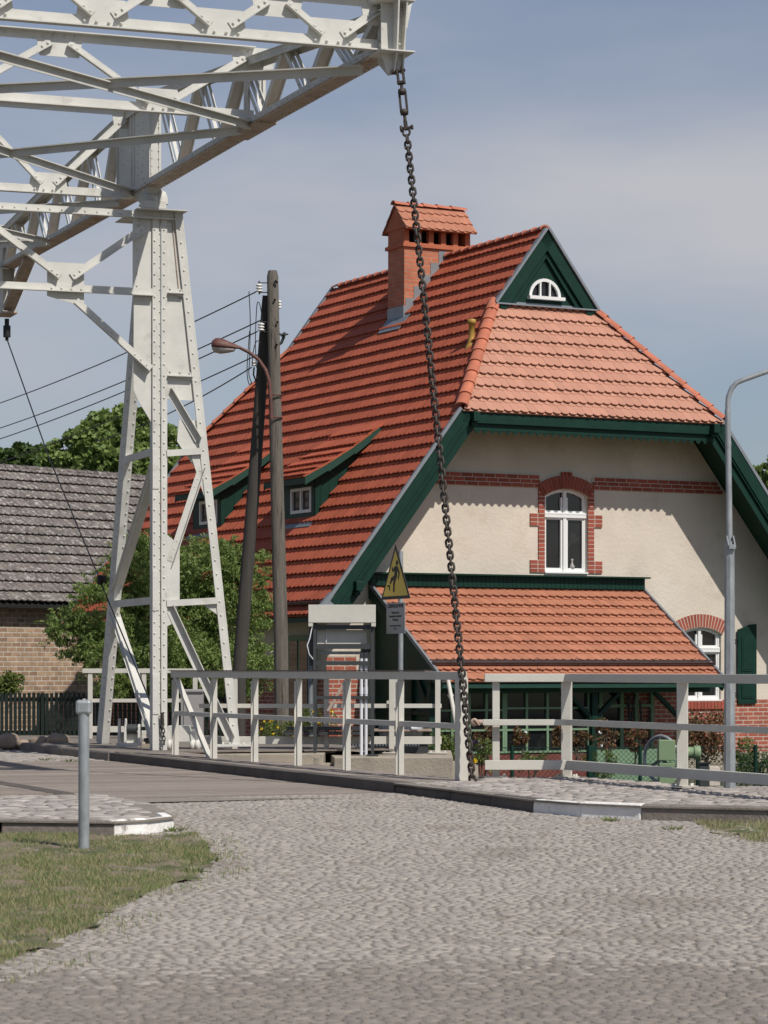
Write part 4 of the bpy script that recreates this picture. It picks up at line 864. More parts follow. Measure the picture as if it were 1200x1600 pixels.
# ------------------------------------------------------------------ warning sign
Ys = 37.5; sp = at(626, 1175, Ys); sgt = thing('warning_sign', 'yellow triangular falling person warning sign over a small grey notice on a pole', 'sign', V((sp.x, Ys, -.1)))
mb = MB(); mb.tube([V((sp.x, Ys, -.12)), V((sp.x, Ys, 2.75))], .036, 14); mb.build('pole', 'galv', sgt)
sd_ = nrm((.41, -.91, 0)); sn = nrm((-.91, -.41, 0))     # sign plane direction, facing left toward the canal
def S(x, z, o=0): return V((sp.x - .03, Ys, 0)) + sd_*x + UP*z + sn*(.045 + o)
tb, th_ = 2.08, .775
hw = .49
mb = MB(); mb.prism([S(-hw, tb), S(hw, tb), S(0, tb+th_)], -sn*.004); o = mb.build('triangle_plate', 'black', sgt)
mb = MB(); mb.prism([S(-hw+.075, tb+.045, .003), S(hw-.075, tb+.045, .003), S(0, tb+th_-.09, .003)], -sn*.002); mb.build('yellow_field', 'signy', o)
mb = MB()
def blob(pts, o_=.006): mb.prism([S(x, tb + z, o_) for x, z in pts], -sn*.002)
def limb(x0, z0, x1, z1, w0, w1, o_):
    dx, dz = x1-x0, z1-z0; l = math.hypot(dx, dz); nx_, nz_ = -dz/l, dx/l; blob([(x0+nx_*w0, z0+nz_*w0), (x1+nx_*w1, z1+nz_*w1), (x1-nx_*w1, z1-nz_*w1), (x0-nx_*w0, z0-nz_*w0)], o_)
blob([(.055 + .038*math.cos(t), .505 + .036*math.sin(t)) for t in np.linspace(0, 6.1, 14)])
limb(.03, .46, .01, .30, .05, .04, .0062); limb(.06, .45, .13, .36, .02, .018, .0066); limb(.13, .37, .10, .27, .018, .014, .007)
limb(.0, .44, -.08, .39, .02, .016, .0074); limb(-.07, .385, -.11, .45, .015, .012, .0078)
limb(-.0, .31, -.11, .28, .03, .024, .0082); limb(-.11, .295, -.17, .22, .024, .018, .0086)
limb(.01, .31, -.045, .22, .032, .024, .009); limb(-.045, .23, -.05, .10, .024, .018, .0094)
limb(-.26, .19, -.18, .19, .012, .012, .0098); limb(-.19, .19, -.19, .13, .011, .011, .0102)
mb.build('falling_figure', 'black', o)
mb = MB(); pz0 = CAMZ + (HOR - 990) * Ys/F; pz1 = CAMZ + (HOR - 942)*Ys/F
mb.prism([S(-.31, pz0), S(.31, pz0), S(.31, pz1), S(-.31, pz1)], -sn*.006); plate = mb.build('notice_plate', 'signg', sgt)
def text(s_, x, z, size, parent, m='black', align='CENTER'):
    cu = bpy.data.curves.new('t', 'FONT'); cu.body = s_; cu.size = size; cu.align_x = align; cu.align_y = 'CENTER'; cu.extrude = .001
    to = bpy.data.objects.new('t', cu); me = bpy.data.meshes.new_from_object(to); bpy.data.objects.remove(to)
    o = bpy.data.objects.new('lettering', me); col.objects.link(o); o.parent = parent; og = ORG[parent.name]
    base = S(x, z, .004)
    for v_ in me.vertices: v_.co = base + sd_*v_.co.x + UP*v_.co.y + sn*v_.co.z - og
    me.materials.clear(); me.materials.append(M_[m]); return o
text('LEBENSGEFAHR', 0, pz1 - .045, .075, plate); text('Betreten der', 0, pz1 - .135, .05, plate); text('beweglichen Bauteile', 0, pz1 - .185, .048, plate); text('verboten', 0, pz1 - .235, .05, plate)
text('Eltern haften für ihre Kinder', 0, pz1 - .32, .032, plate); text('Bauamt', 0, pz1 - .36, .03, plate)

# ------------------------------------------------------------------ utility poles, street lamp, wires
Yp = 43.0
def X3(px, py, Y=Yp): return at(px, py, Y)
pg = 'wooden utility poles'
up = thing('utility_pole', 'upright weathered grey wooden utility pole carrying the curved lamp arm', 'utility pole', X3(441, 1125), pg)
mb = MB(); pts = [V((X3(441, 1150).x, Yp, -.6)), X3(439, 1000), X3(434, 800), X3(429, 600), X3(426, 432), X3(426, 423)]; rr = [.118, .115, .109, .10, .092, .07]
mb.tube(pts, rr, 18); mb.build('pole_shaft', 'wood', up)
lpz = thing('utility_pole', 'dark leaning wooden utility pole propped against the upright one', 'utility pole', X3(373, 1100), pg)
mb = MB(); mb.tube([V((X3(370, 1150).x, Yp + .3, -.6)), X3(374, 1045, Yp+.3), X3(398, 740, Yp+.28), X3(417, 480, Yp+.22), X3(418, 462, Yp+.2)], [.115, .11, .10, .088, .08], 16); mb.build('pole_shaft', 'woodd', lpz)
def insul(c, par, r=.055, n=3):
    mb = MB(); pr = []
    for i in range(n): z = i*.045; pr += [(r*.55, z), (r, z + .008), (r*.95, z + .022), (r*.55, z+.034)]
    mb.lathe(c, [(.001, 0)] + pr + [(.001, n*.045)], 14); mb.build('insulator', 'porc', par)
for (x, y) in ((405, 456), (408, 517)):
    insul(X3(x, y), up); mb = MB(); mb.bar(X3(x-2, y - 14), X3(422, y - 14), .015, .015); mb.bar(X3(x, y+1), X3(422, y+1), .015, .015); mb.tube([X3(x, y+4), X3(x, y-17)], .012); mb.build('insulator_bracket', 'dgrey', up)
insul(X3(437, 482), up, .03, 3); insul(X3(397, 572), lpz, .042, 2)
mb = MB(); mb.tube([X3(397, 574), X3(396, 585), X3(400, 596), X3(405, 590)], .014); mb.build('hook', 'black', lpz)
mb = MB(); mb.lathe(X3(445, 524), [(.001, .05), (.02, .05), (.03, .03), (.07, .0), (.001, 0)], 14, (-.3, 0, .95)); mb.tube([X3(444, 525), X3(440, 535), X3(436, 538)], .025); mb.tube([X3(434, 521), X3(443, 524)], .02); mb.build('cable_head', 'dgrey', up)
mb = MB()
for (x, y) in ((433, 443), (430, 470), (434, 505), (433, 540), (431, 441)): mb.lathe(X3(x, y) - V((0, .1, 0)), [(.001, 0), (.018, 0), (.018, .03)], 6, (0, -1, 0))
mb.build('bolt', 'black', up)
sl_ = thing('street_lamp', 'rusty brown drop shaped street lamp on a curved pipe fixed to the wooden pole', 'street lamp', X3(424, 650, Yp-.14), 'street lights')
Yk = Yp - .16
mb = MB(); mb.tube([X3(424, 655, Yk), X3(423, 625, Yk), X3(421, 597, Yk), X3(415, 578, Yk), X3(404, 562, Yk), X3(390, 551, Yk), X3(374, 543, Yk)], [.03, .03, .03, .03, .028, .027, .025], 12); mb.build('pipe_arm', 'rust', sl_)
# head: teardrop
mb = MB(); hd = (X3(374, 544, Yk), X3(330, 540, Yk)); ax = (hd[1]-hd[0]).normalized(); ln = (hd[1]-hd[0]).length
prof = [(.03, -.02), (.04, .02), (.075, .12), (.115, .24), (.135, .33), (.125, .40), (.08, .45), (.001, .46)]
n = 18; sidev = V((0, 1, 0)); upv = sidev.cross(ax); upv = upv if upv.z > 0 else -upv
vs = []; 
for (r_, z_) in prof:
    for k in range(n):
        t_ = 2*math.pi*k/n; zz_ = math.sin(t_); vs.append(hd[0] + ax*z_*ln/.46 + sidev*math.cos(t_)*r_*1.1 + upv*(r_*zz_ if zz_ > 0 else r_*zz_*.3))
mb.add(vs, [(i*n+k, i*n+(k+1) % n, (i+1)*n+(k+1) % n, (i+1)*n+k) for i in range(len(prof)-1) for k in range(n)], True); mb.build('lamp_hood', 'rust', sl_)
mb = MB(); vs = []; prof = [(.001, .06), (.05, .08), (.085, .18), (.115, .30), (.10, .40), (.05, .44), (.001, .445)]
for (r_, z_) in prof:
    for k in range(n):
        t_ = 2*math.pi*k/n; zz_ = math.sin(t_); vs.append(hd[0] + ax*z_*ln/.46 + sidev*math.cos(t_)*r_ - upv*.02 + upv*(0 if zz_ > 0 else r_*zz_*.85))
mb.add(vs, [(i*n+k, i*n+(k+1) % n, (i+1)*n+(k+1) % n, (i+1)*n+k) for i in range(len(prof)-1) for k in range(n)], True); mb.build('lamp_lens', 'lens', sl_)
for y in (618, 653): mb = MB(); mb.torus(V((X3(429, y).x, Yp - .02, X3(429, y).z)), (0, 0, 1), .125, .014, 20, 6); mb.build('clamp_band', 'rust', sl_)
def wire(label, a, b, Ya, Yb, sag=.12, r=.011):
    p, q = at(*a, Ya), at(*b, Yb); mb = MB(); pts = [p.lerp(q, k/24) - UP*sag*4*(k/24)*(1-k/24) for k in range(25)]
    mb.tube(pts, r, 5); o = mb.build('overhead_wire', 'black'); tag(o, label, 'wire', 'overhead wires from the utility pole')
YW = 60
wire('topmost overhead wire leaving the upper porcelain insulator to the left', (400, 456), (-60, 650), Yp, YW)
wire('overhead wire running just below the topmost one behind the pole tops', (408, 500), (-60, 688), Yp+.2, YW)
wire('overhead wire leaving the lower porcelain insulator to the left', (402, 518), (-60, 705), Yp, YW)
wire('overhead wire passing behind the street lamp toward the trees', (416, 548), (-60, 742), Yp+.2, YW+4)
wire('lowest overhead wire starting at the small insulator by the leaning pole', (393, 574), (150, 690), Yp, YW-5)
def loop(label, pts):
    mb = MB(); P = [X3(*p, Yp-.05) for p in pts]; sm_ = []
    for i in range(len(P)-1):
        for k in range(6):
            t_ = k/6; a_ = P[max(i-1, 0)]; b_ = P[i]; c_ = P[i+1]; d_ = P[min(i+2, len(P)-1)]
            sm_.append(.5*((2*b_) + (c_-a_)*t_ + (2*a_-5*b_+4*c_-d_)*t_*t_ + (3*b_-a_-3*c_+d_)*t_**3))
    mb.tube(sm_ + [P[-1]], .0075, 5); o = mb.build('jumper_cable', 'black'); tag(o, label, 'wire', 'jumper cables hanging beside the utility pole')
loop('jumper cable hanging from the topmost wire clamp down to the roof', [(389, 455), (391, 500), (390, 560), (389, 585), (394, 600)])
loop('jumper cable looping up beside the pole top and down again', [(410, 500), (406, 476), (402, 474), (400, 500), (399, 540), (401, 575)])
loop('jumper cable hanging from the lower wire clamp in a narrow loop', [(390, 517), (388, 545), (386, 580), (389, 600), (393, 598)])
loop('short jumper cable crossing to the leaning pole below the lamp arm', [(407, 535), (401, 533), (396, 548), (394, 572)])

# ------------------------------------------------------------------ house
hs = thing('brick_house', 'house with steep red tiled half hipped roof, cream rendered gable and green trim', 'house', H(0, 6, -.95))
def CL(poly, conv):
    """clip polygon (list of (x,y)) with convex CCW polygon"""
    out = poly
    for i in range(len(conv)):
        a, b = conv[i], conv[(i+1) % len(conv)]; ex, ey = b[0]-a[0], b[1]-a[1]; inp, out = out, []
        if not inp: return []
        side = lambda p: ex*(p[1]-a[1]) - ey*(p[0]-a[0])
        for j in range(len(inp)):
            p, q = inp[j], inp[(j+1) % len(inp)]; sp_, sq_ = side(p), side(q)
            if sp_ >= 0: out.append(p)
            if (sp_ >= 0) != (sq_ >= 0): t_ = sp_/(sp_-sq_); out.append((p[0]+(q[0]-p[0])*t_, p[1]+(q[1]-p[1])*t_))
    return out
def tile_field(mb, O, A, S_, Nn, regions, tw_=.18, ex=.34, holes=(), th=.026, lift=.08, r0=.0, double=True, arc=True, seed=1, step2=.07, s_off=0):
    rr = random.Random(seed); xs = [p[0] for g in regions for p in g]; ss = [p[1] for g in regions for p in g]
    x0, x1, s0, s1 = min(xs), max(xs), min(ss), max(ss); k = 0; s = s0 + s_off
    arcp = [(-.5, .105), (-.43, .066), (-.33, .034), (-.18, .009), (0, 0), (.18, .009), (.33, .034), (.43, .066), (.5, .105)] if arc else [(-.5, 0), (.5, 0)]
    while s < s1:
        layers = [(0, lift, 0)] if not double else [(-step2, lift*.46, .5), (0, lift, 0)]
        for (ds, lf, ofs) in layers:
            nx_ = int((x1-x0)/tw_) + 2
            for i in range(-1, nx_):
                cx = x0 + (i + .5 + ofs + (k % 2)*.5*(0 if double else 1)) * tw_; jx = rr.uniform(-.001, .001); js = rr.uniform(-.005, .005); w_ = tw_ - (.003 if th < .029 else .008)
                lb__ = s + ds + js; tp_ = s + ex + .02
                poly = [(cx + jx + u_*w_, lb__ + v_*.55) for u_, v_ in arcp] + [(cx + jx + .5*w_, tp_), (cx + jx - .5*w_, tp_)]
                if any(h[0] < cx < h[1] and h[2] < s + ex*.5 < h[3] for h in holes): continue
                hl = lf + rr.uniform(-.002, .002); hr = hl + rr.uniform(-.001, .001)
                for g in regions:
                    c = CL(poly, g)
                    if len(c) < 3: continue
                    def pt(x, y, o_):
                        fr = max(0, min(1, (tp_ - y)/(tp_ - lb__))); hh_ = (hl if x < cx else hr)*fr + .012*(1-fr) + r0
                        return O + A*x + S_*y + Nn*(hh_ - o_)
                    n_ = len(c); vs = [pt(x, y, 0) for x, y in c] + [pt(x, y, th) for x, y in c]
                    # orientation
                    v0 = (V(vs[1])-V(vs[0])).cross(V(vs[2])-V(vs[1]))
                    top = tuple(range(n_)); ok = sum(((c[j][0]*c[(j+1) % n_][1]-c[(j+1) % n_][0]*c[j][1]) for j in range(n_)))
                    fl = (A.cross(S_).dot(Nn) > 0) == (ok > 0)
                    mb.add(vs, [top if fl else top[::-1]] + [((j, j+n_, (j+1) % n_+n_, (j+1) % n_) if fl else ((j+1) % n_, (j+1) % n_+n_, j+n_, j)) for j in range(n_)])
        s += ex; k += 1
RS = 1.307; RL = math.sqrt(1 + RS*RS); TE = 5.95; ZR = 9.85; AL = 13.06; HW = 2.95; GW = 1.15; GA = 1.9
zr = lambda t: ZR - RS*abs(t)
s1_ = (TE-HW)*RL; s2_ = (TE-GW)*RL; s3_ = TE*RL
sideR = [[(0, 0), (AL, 0), (AL, s1_), (AL-GA, s2_), (GA, s2_), (0, s1_)], [(GA-.12, s2_), (AL-GA+.12, s2_), (AL-GA+.12, s3_), (GA-.12, s3_)]]
rf = bpy.data.objects.new('roof', None); col.objects.link(rf); rf.parent = hs; ORG[rf.name] = ORG[hs.name]
mb = MB(); Sl = (U_ + UP*RS).normalized(); Nl = W_.cross(Sl); Nl = Nl if Nl.z > 0 else -Nl
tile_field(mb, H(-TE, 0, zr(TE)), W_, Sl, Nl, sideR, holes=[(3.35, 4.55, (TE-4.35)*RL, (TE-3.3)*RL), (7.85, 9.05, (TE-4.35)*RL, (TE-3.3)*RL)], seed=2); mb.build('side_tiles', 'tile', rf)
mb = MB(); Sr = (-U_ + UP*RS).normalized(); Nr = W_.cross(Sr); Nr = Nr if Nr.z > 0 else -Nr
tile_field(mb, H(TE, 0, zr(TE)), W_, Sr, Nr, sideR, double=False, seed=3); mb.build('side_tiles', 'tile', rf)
ze = zr(HW); zg = zr(GW) - .05; Sf = (W_*GA + UP*(zg - ze)).normalized(); Sll = math.hypot(GA, zg-ze); Nf = U_.cross(Sf); Nf = Nf if Nf.z > 0 else -Nf
frontR = [[(-HW, 0), (HW, 0), (GW-.03, Sll), (-GW+.03, Sll)]]
frontR = [[(x, s_) for x, s_ in frontR[0]]]
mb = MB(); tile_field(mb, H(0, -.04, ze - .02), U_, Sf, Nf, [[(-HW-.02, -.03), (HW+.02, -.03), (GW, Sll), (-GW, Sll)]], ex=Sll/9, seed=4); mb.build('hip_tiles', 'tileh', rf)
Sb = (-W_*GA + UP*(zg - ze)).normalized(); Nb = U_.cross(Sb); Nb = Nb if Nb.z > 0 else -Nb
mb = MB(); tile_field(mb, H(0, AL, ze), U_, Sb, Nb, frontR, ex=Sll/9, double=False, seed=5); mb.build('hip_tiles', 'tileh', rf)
# boarded underside
mb = MB(); dn = -UP*.09
for sg in (-1, 1):
    for poly in ([(TE, 0), (TE, AL), (HW, AL), (GW, AL-GA), (GW, GA), (HW, 0)], [(GW, GA), (GW, AL-GA), (0, AL-GA), (0, GA)]):
        mb.prism([H(sg*t_, a_, zr(t_) - .012) for t_, a_ in poly], dn)
mb.prism([H(-HW, 0, ze-.02), H(HW, 0, ze-.02), H(GW, GA, zg-.02), H(-GW, GA, zg-.02)], dn); mb.prism([H(-HW, AL, ze-.02), H(HW, AL, ze-.02), H(GW, AL-GA, zg-.02), H(-GW, AL-GA, zg-.02)], dn)
mb.build('roof_boarding', 'greend', rf)
# bargeboards and sheet metal edges
for a_, so_ in ((-.02, -1), (AL+.02, 1)):
    for sg in (-1, 1):
        p, q = H(sg*(HW+.0), a_, ze), H(sg*(TE-.22), a_, zr(TE-.22)); d = (q-p).normalized(); nn = Nl if sg < 0 else Nr
        mb = MB(); mb.bar(p - nn*.13, q - nn*.13, .04, .27, up=nn); mb.bar(p - nn*.33 + W_*(-so_)*.05, q - nn*.33 + W_*(-so_)*.05, .04, .16, up=nn); mb.bar(p - nn*.2 + W_*so_*.03, q - nn*.2 + W_*so_*.03, .03, .05, up=nn); mb.build('bargeboard', 'green', rf)
        q2 = H(sg*TE, a_, zr(TE)); mb = MB(); mb.bar(p + nn*.05, q2 + nn*.05, .06, .06, up=nn); mb.build('verge_flashing', 'lead', rf)
    mb = MB(); mb.bar(H(-HW, a_, ze-.14), H(HW, a_, ze-.14), .04, .20)
    mb.bar(H(-HW+.03, a_ - so_*.06, ze-.30), H(HW-.03, a_ - so_*.06, ze-.30), .03, .14)
    n_ = 34
    for i in range(n_):
        x = -HW + .1 + (2*HW-.2)*(i+.5)/n_; mb.prism([H(x-.07, a_ - so_*.05, ze-.36), H(x+.07, a_ - so_*.05, ze-.36), H(x+.035, a_ - so_*.05, ze-.41), H(x, a_ - so_*.05, ze-.43), H(x-.035, a_ - so_*.05, ze-.41)], W_*.02)
    mb.build('eave_fascia', 'green', rf)
for sg in (-1, 1):
    for t_, z_, e_ in ((HW-.22, zr(HW-.22)-.42, -.12), (5.2, zr(5.2) - .42, -.1)):
        mb = MB(); mb.box(H(sg*t_, .5+e_/2, z_), U_, W_, UP, .14, 1.15-e_, .18); mb.box(H(sg*t_, e_ + .12, z_ - .13), U_, W_, UP, .12, .2, .07)
        mb.build('purlin_end', 'green', rf, bevel=.01)
# ridge and hip tiles
def ridge_tiles(p, q, nn, name='ridge_tiles', r=.115, ln=.36, par=rf, m='ridge', seed=1, sidev=None, flat=.75):
    rr = random.Random(seed); d = (q-p); n_ = max(1, round(d.length/ln)); step = d/n_; dn_ = d.normalized(); sd = dn_.cross(nn).normalized(); nn = sd.cross(dn_); mb = MB(); K = 9
    for i in range(n_):
        a_ = p + step*i; b_ = a_ + step*1.12; vs = []
        for (c, rad, hz) in ((a_, r*1.06, .014 + rr.uniform(-.003, .003)), (a_ + step*.10, r*1.05, .013), (a_ + step*.13, r*1.0, .010), (b_, r*.90, .0)):
            for k in range(K): t_ = math.pi*k/(K-1); vs.append(c + nn*(hz - .03) + sd*math.cos(t_)*rad + nn*math.sin(t_)*rad*flat)
        mb.add(vs, [(j*K+k, j*K+k+1, (j+1)*K+k+1, (j+1)*K+k) for j in range(3) for k in range(K-1)], True)
        vs2 = [v_ for v_ in vs[:K]] + [a_ + nn*(-.03) + sd*math.cos(math.pi*k/(K-1))*(r*.85) + nn*math.sin(math.pi*k/(K-1))*r*.85*flat for k in range(K)]
        mb.add(vs2, [(k, k+K, k+K+1, k+1) for k in range(K-1)])
    o = mb.build(name, m, par); return o
ridge_tiles(H(0, GA-.05, ZR+.05), H(0, AL-GA, ZR+.05), UP, seed=2)
for a_, g_ in ((0, GA), (AL, AL-GA)):
    for sg in (-1, 1):
        nn = ((Nl if sg < 0 else Nr) + (Nf if a_ == 0 else Nb)).normalized()
        ridge_tiles(H(sg*(HW+.04), a_-.04 if a_ == 0 else a_, ze + .07), H(sg*GW, g_, zr(GW) + .05), nn, 'hip_ridge_tiles', .13, .36, seed=3)
mb = MB()
for sg in (-1, 1): mb.prism([H(sg*(GW+.22), GA-.3, zr(GW+.22)+.1), H(sg*(GW-.02), GA-.14, zg+.07), H(sg*(GW-.08), GA-.06, zr(GW-.08)+.12), H(sg*(GW+.1), GA+.1, zr(GW+.1)+.14)], UP*.012)
mb.build('copper_saddle', 'rust', rf)
# gablets
for a_, so_ in ((GA, -1), (AL-GA, 1)):
    g = bpy.data.objects.new('gablet', None); col.objects.link(g); g.parent = hs; ORG[g.name] = ORG[hs.name]
    ao = a_ + so_*.02; mb = MB(); tri = [H(-GW, ao, zg-.05), H(GW, ao, zg-.05), H(0, ao, ZR - .02)]
    hole = [H(.34*math.cos(t_), ao, 8.53 + .34*math.sin(t_)*.98) for t_ in np.linspace(0, math.pi, 14)]
    if so_ < 0: mb.holed(tri, [hole], -W_, .06)
    else: mb.prism(tri, W_*.03)
    mb.build('boarding', 'green', g)
    for sg in (-1, 1):
        nn = Nl if sg < 0 else Nr; p, q = H(sg*(GW+.02), a_ + so_*.12, zr(GW+.02)), H(0, a_ + so_*.12, ZR)
        mb = MB(); mb.bar(p - nn*.12, q - nn*.12, .035, .24, up=nn); mb.bar(p*.86 + q*.14 - nn*.30 - W_*so_*.05, q - UP*.42 - nn*.02 - W_*so_*.05, .03, .10, up=nn); mb.build('verge_board', 'green', g)
        mb = MB(); mb.bar(p + nn*.03, q + nn*.03 + UP*.02, .12, .05, up=nn); mb.build('verge_flashing', 'lead', g)
    mb = MB(); mb.bar(H(-GW-.02, a_ + so_*.09, zg + .03), H(GW+.02, a_ + so_*.09, zg + .03), .16, .03); mb.bar(H(-GW, a_+so_*.03, zg+.06), H(GW, a_+so_*.03, zg+.06), .012, .07); mb.build('apron_flashing', 'lead', g)
    if so_ < 0:
        wnd = MB(); ar = [(t_) for t_ in np.linspace(0, math.pi, 14)]; c = lambda r_, t_, o_=0: H(r_*math.cos(t_), ao - .03 + o_, 8.53 + r_*math.sin(t_))
        for i in range(13): wnd.prism([c(.37, ar[i]), c(.37, ar[i+1]), c(.31, ar[i+1]), c(.31, ar[i])], W_*.06)
        for x in (-.11, .11): wnd.bar(H(x, ao-.01, 8.5), H(x, ao-.01, 8.53 + math.sqrt(.34**2-x*x)), .035, .05, up=W_)
        wo_ = wnd.build('half_round_window', 'white', g)
        wnd = MB(); wnd.bar(H(-.41, ao-.06, 8.50), H(.41, ao-.06, 8.50), .14, .065); wnd.build('sill', 'white', wo_)
        wnd = MB(); wnd.prism([H(.33*math.cos(t_), ao+.05, 8.53 + .33*math.sin(t_)) for t_ in ar], W_*.01); wnd.build('pane', 'glass', wo_)
# walls
WW = 5.25; AW = 1.1; AB = AL-1.1; ZB = -1.0
wtop = lambda t_: zr(t_) - .1
arcw = lambda cx, hw_, zs, rise: [(cx + hw_*math.cos(t_), zs + rise*math.sin(t_)) for t_ in np.linspace(0, math.pi, 10)]
def arch_open(cx, hw_, z0, zs, rise):
    r_ = (hw_**2 + rise**2)/(2*rise); th0 = math.asin(hw_/r_)
    return [(cx - hw_, z0), (cx + hw_, z0)] + [(cx + r_*math.sin(t_), zs + rise - r_ + r_*math.cos(t_)) for t_ in np.linspace(th0, -th0, 10)]
W1 = (.02, .50, 3.0, 4.50, .15); W2 = (3.22, .50, .47, 1.82, .13)
outer = [(-WW, -.1), (WW, -.1), (WW, wtop(WW)), (HW-.05, ze - .1), (GW*.9 + .55, ze+.5), (-GW*.9 - .55, ze+.5), (-HW+.05, ze - .1), (-WW, wtop(WW))]
mb = MB(); mb.holed([H(t_, AW, z_) for t_, z_ in outer], [[H(t_, AW, z_) for t_, z_ in arch_open(*W1)], [H(t_, AW, z_) for t_, z_ in arch_open(*W2)]], -W_, .13)
mb.prism([H(-WW, AW+.01, ZB), H(-WW, AB, ZB), H(-WW, AB, wtop(WW)), H(-WW, AW+.01, wtop(WW))], U_*.3); mb.prism([H(WW-.3, AW+.01, ZB), H(WW-.3, AB, ZB), H(WW-.3, AB, wtop(WW)), H(WW-.3, AW+.01, wtop(WW))], U_*.3)
mb.prism([H(-WW, AB, ZB), H(WW, AB, ZB), H(WW, AB, wtop(WW)), H(HW, AB, ze-.1), H(1, AB, ze+.9), H(-1, AB, ze+.9), H(-HW, AB, ze-.1), H(-WW, AB, wtop(WW))], -W_*.3); mb.build('wall', 'stucco', hs)
mb = MB(); mb.holed([H(t_, AW-.03, z_) for t_, z_ in ((1.0, -.58), (WW+.03, -.58), (WW+.03, .33), (1.0, .33))], [], -W_); mb.box(H(WW*.5+.5, AW+.04, .335), U_, W_, UP, WW-1, .14, .004)
for t0, t1 in ((2.3, 2.72), (3.72, WW+.03)): mb.prism([H(t0, AW-.028, .33), H(t1, AW-.028, .33), H(t1, AW-.028, .49), H(t0, AW-.028, .49)], W_*.02)
mb.prism([H(-WW-.02, AW-.03, -1), H(-WW+.62, AW-.03, -1), H(-WW+.62, AW-.03, 1.35), H(-WW-.02, AW-.03, 1.35)], W_*.02); mb.prism([H(-WW+.62, AW-.032, -1), H(-WW+.86, AW-.032, -1), H(-WW+.86, AW-.032, .9), H(-WW+.62, AW-.032, .9)], W_*.02)
mb.prism([H(-WW-.03, AW-.03, -1), H(-WW-.03, AB, -1), H(-WW-.03, AB, 1.0), H(-WW-.03, AW-.03, 1.0)], U_*.02); mb.build('brick_plinth', 'brick', hs)
mb = MB(); mb.box(H(3.1, AW-.03, -.80), U_, W_, UP, 4.5, .12, .44); mb.build('base_course', 'conc', hs)
# individual brick trim: band, jambs, arches
mb = MB(); mo_ = MB(); PR = .028
def brk(t0, t1, z0, z1, ao=AW): mb.prism([H(t0, ao - PR, z0), H(t1, ao - PR, z0), H(t1, ao - PR, z1), H(t0, ao - PR, z1)], W_*(PR-.004))
def mort(t0, t1, z0, z1): mo_.prism([H(t0, AW - PR + .004, z0), H(t1, AW - PR + .004, z0), H(t1, AW - PR + .004, z1), H(t0, AW - PR + .004, z1)], W_*(PR-.012))
bz = 4.66; ch_ = .083
for row in range(3):
    z0 = bz + row*ch_; lim = (ZR - .15 - z0 - ch_)/RS - .05; t_ = -lim - (.12 if row % 2 else 0)
    while t_ < lim:
        a_, b_ = max(t_, -lim), min(t_ + .238, lim)
        if b_ - a_ > .04:
            if not (a_ < .62 + .02 and b_ > -.58): brk(a_, b_, z0 + .006, z0 + ch_ - .008)
            elif a_ < -.58: brk(a_, -.585, z0+.006, z0+ch_-.008) if -.585 - a_ > .03 else None
            elif b_ > .62: brk(.625, b_, z0+.006, z0+ch_-.008) if b_ - .625 > .03 else None
        t_ += .252
    mort(-lim, -.58, z0, z0+ch_); mort(.62, lim, z0, z0+ch_)
for sg, base in ((-1, W1[0]-.50), (1, W1[0]+.50)):
    z_ = 3.0; k = 0
    while z_ < 4.66:
        wide = .33 if k in (0, 1, 2, 11, 12, 13) else .14; 
        if wide > .2: brk(*sorted((base, base + sg*.150)), z_+.006, z_+.073); brk(*sorted((base + sg*.166, base + sg*.33)), z_+.006, z_+.073)
        else: brk(*sorted((base, base + sg*.14)), z_+.006, z_+.073)
        mort(*sorted((base, base + sg*(wide-.002))), z_, z_+.082); z_ += .083; k += 1
def arch_bricks(cx, hw_, zs, rise, r_out, n_, key=True):
    r_ = (hw_**2 + rise**2)/(2*rise); cz = zs + rise - r_; th0 = math.asin(min(.99, (hw_+.03)/ (r_+.02)))
    for i in range(n_):
        t0 = -th0 + 2*th0*(i+.12)/n_; t1 = -th0 + 2*th0*(i+.88)/n_; ra, rb_ = r_ + .012, r_ + r_out + (.07 if key and abs(i-(n_-1)/2) < 1.1 else 0); pr = .045 if key else PR
        mb.prism([H(cx + ra*math.sin(t0), AW-pr, cz + ra*math.cos(t0)), H(cx + ra*math.sin(t1), AW-pr, cz + ra*math.cos(t1)), H(cx + rb_*math.sin(t1), AW-pr, cz + rb_*math.cos(t1)), H(cx + rb_*math.sin(t0), AW-pr, cz + rb_*math.cos(t0))], W_*(pr-.004))
    pts = [H(cx + (r_+.005)*math.sin(t_), AW-PR+.003, cz + (r_+.005)*math.cos(t_)) for t_ in np.linspace(-th0, th0, 12)] + [H(cx + (r_+r_out-.005)*math.sin(t_), AW-PR+.003, cz + (r_+r_out-.005)*math.cos(t_)) for t_ in np.linspace(th0, -th0, 12)]
    mo_.prism(pts, W_*(PR-.013))
mb.build('brick_band', 'bricks', hs); mb = MB(); arch_bricks(W1[0], W1[1], W1[3], W1[4], .27, 17); mb.build('brick_arch', 'bricks', hs); mb = MB(); arch_bricks(W2[0], W2[1], W2[3], W2[4], .27, 17, False); mb.build('brick_arch', 'bricks', hs); mb = MB()
for i in range(13): t_ = 2.68 + i*.0835; mb.prism([H(t_, AW-.07, .30), H(t_+.074, AW-.07, .30), H(t_+.074, AW-.07, .44), H(t_, AW-.07, .44)], W_*.09 + UP*.03)
mb.build('brick_sill', 'bricks', hs); mo_.build('mortar_bed', 'mortar', hs)
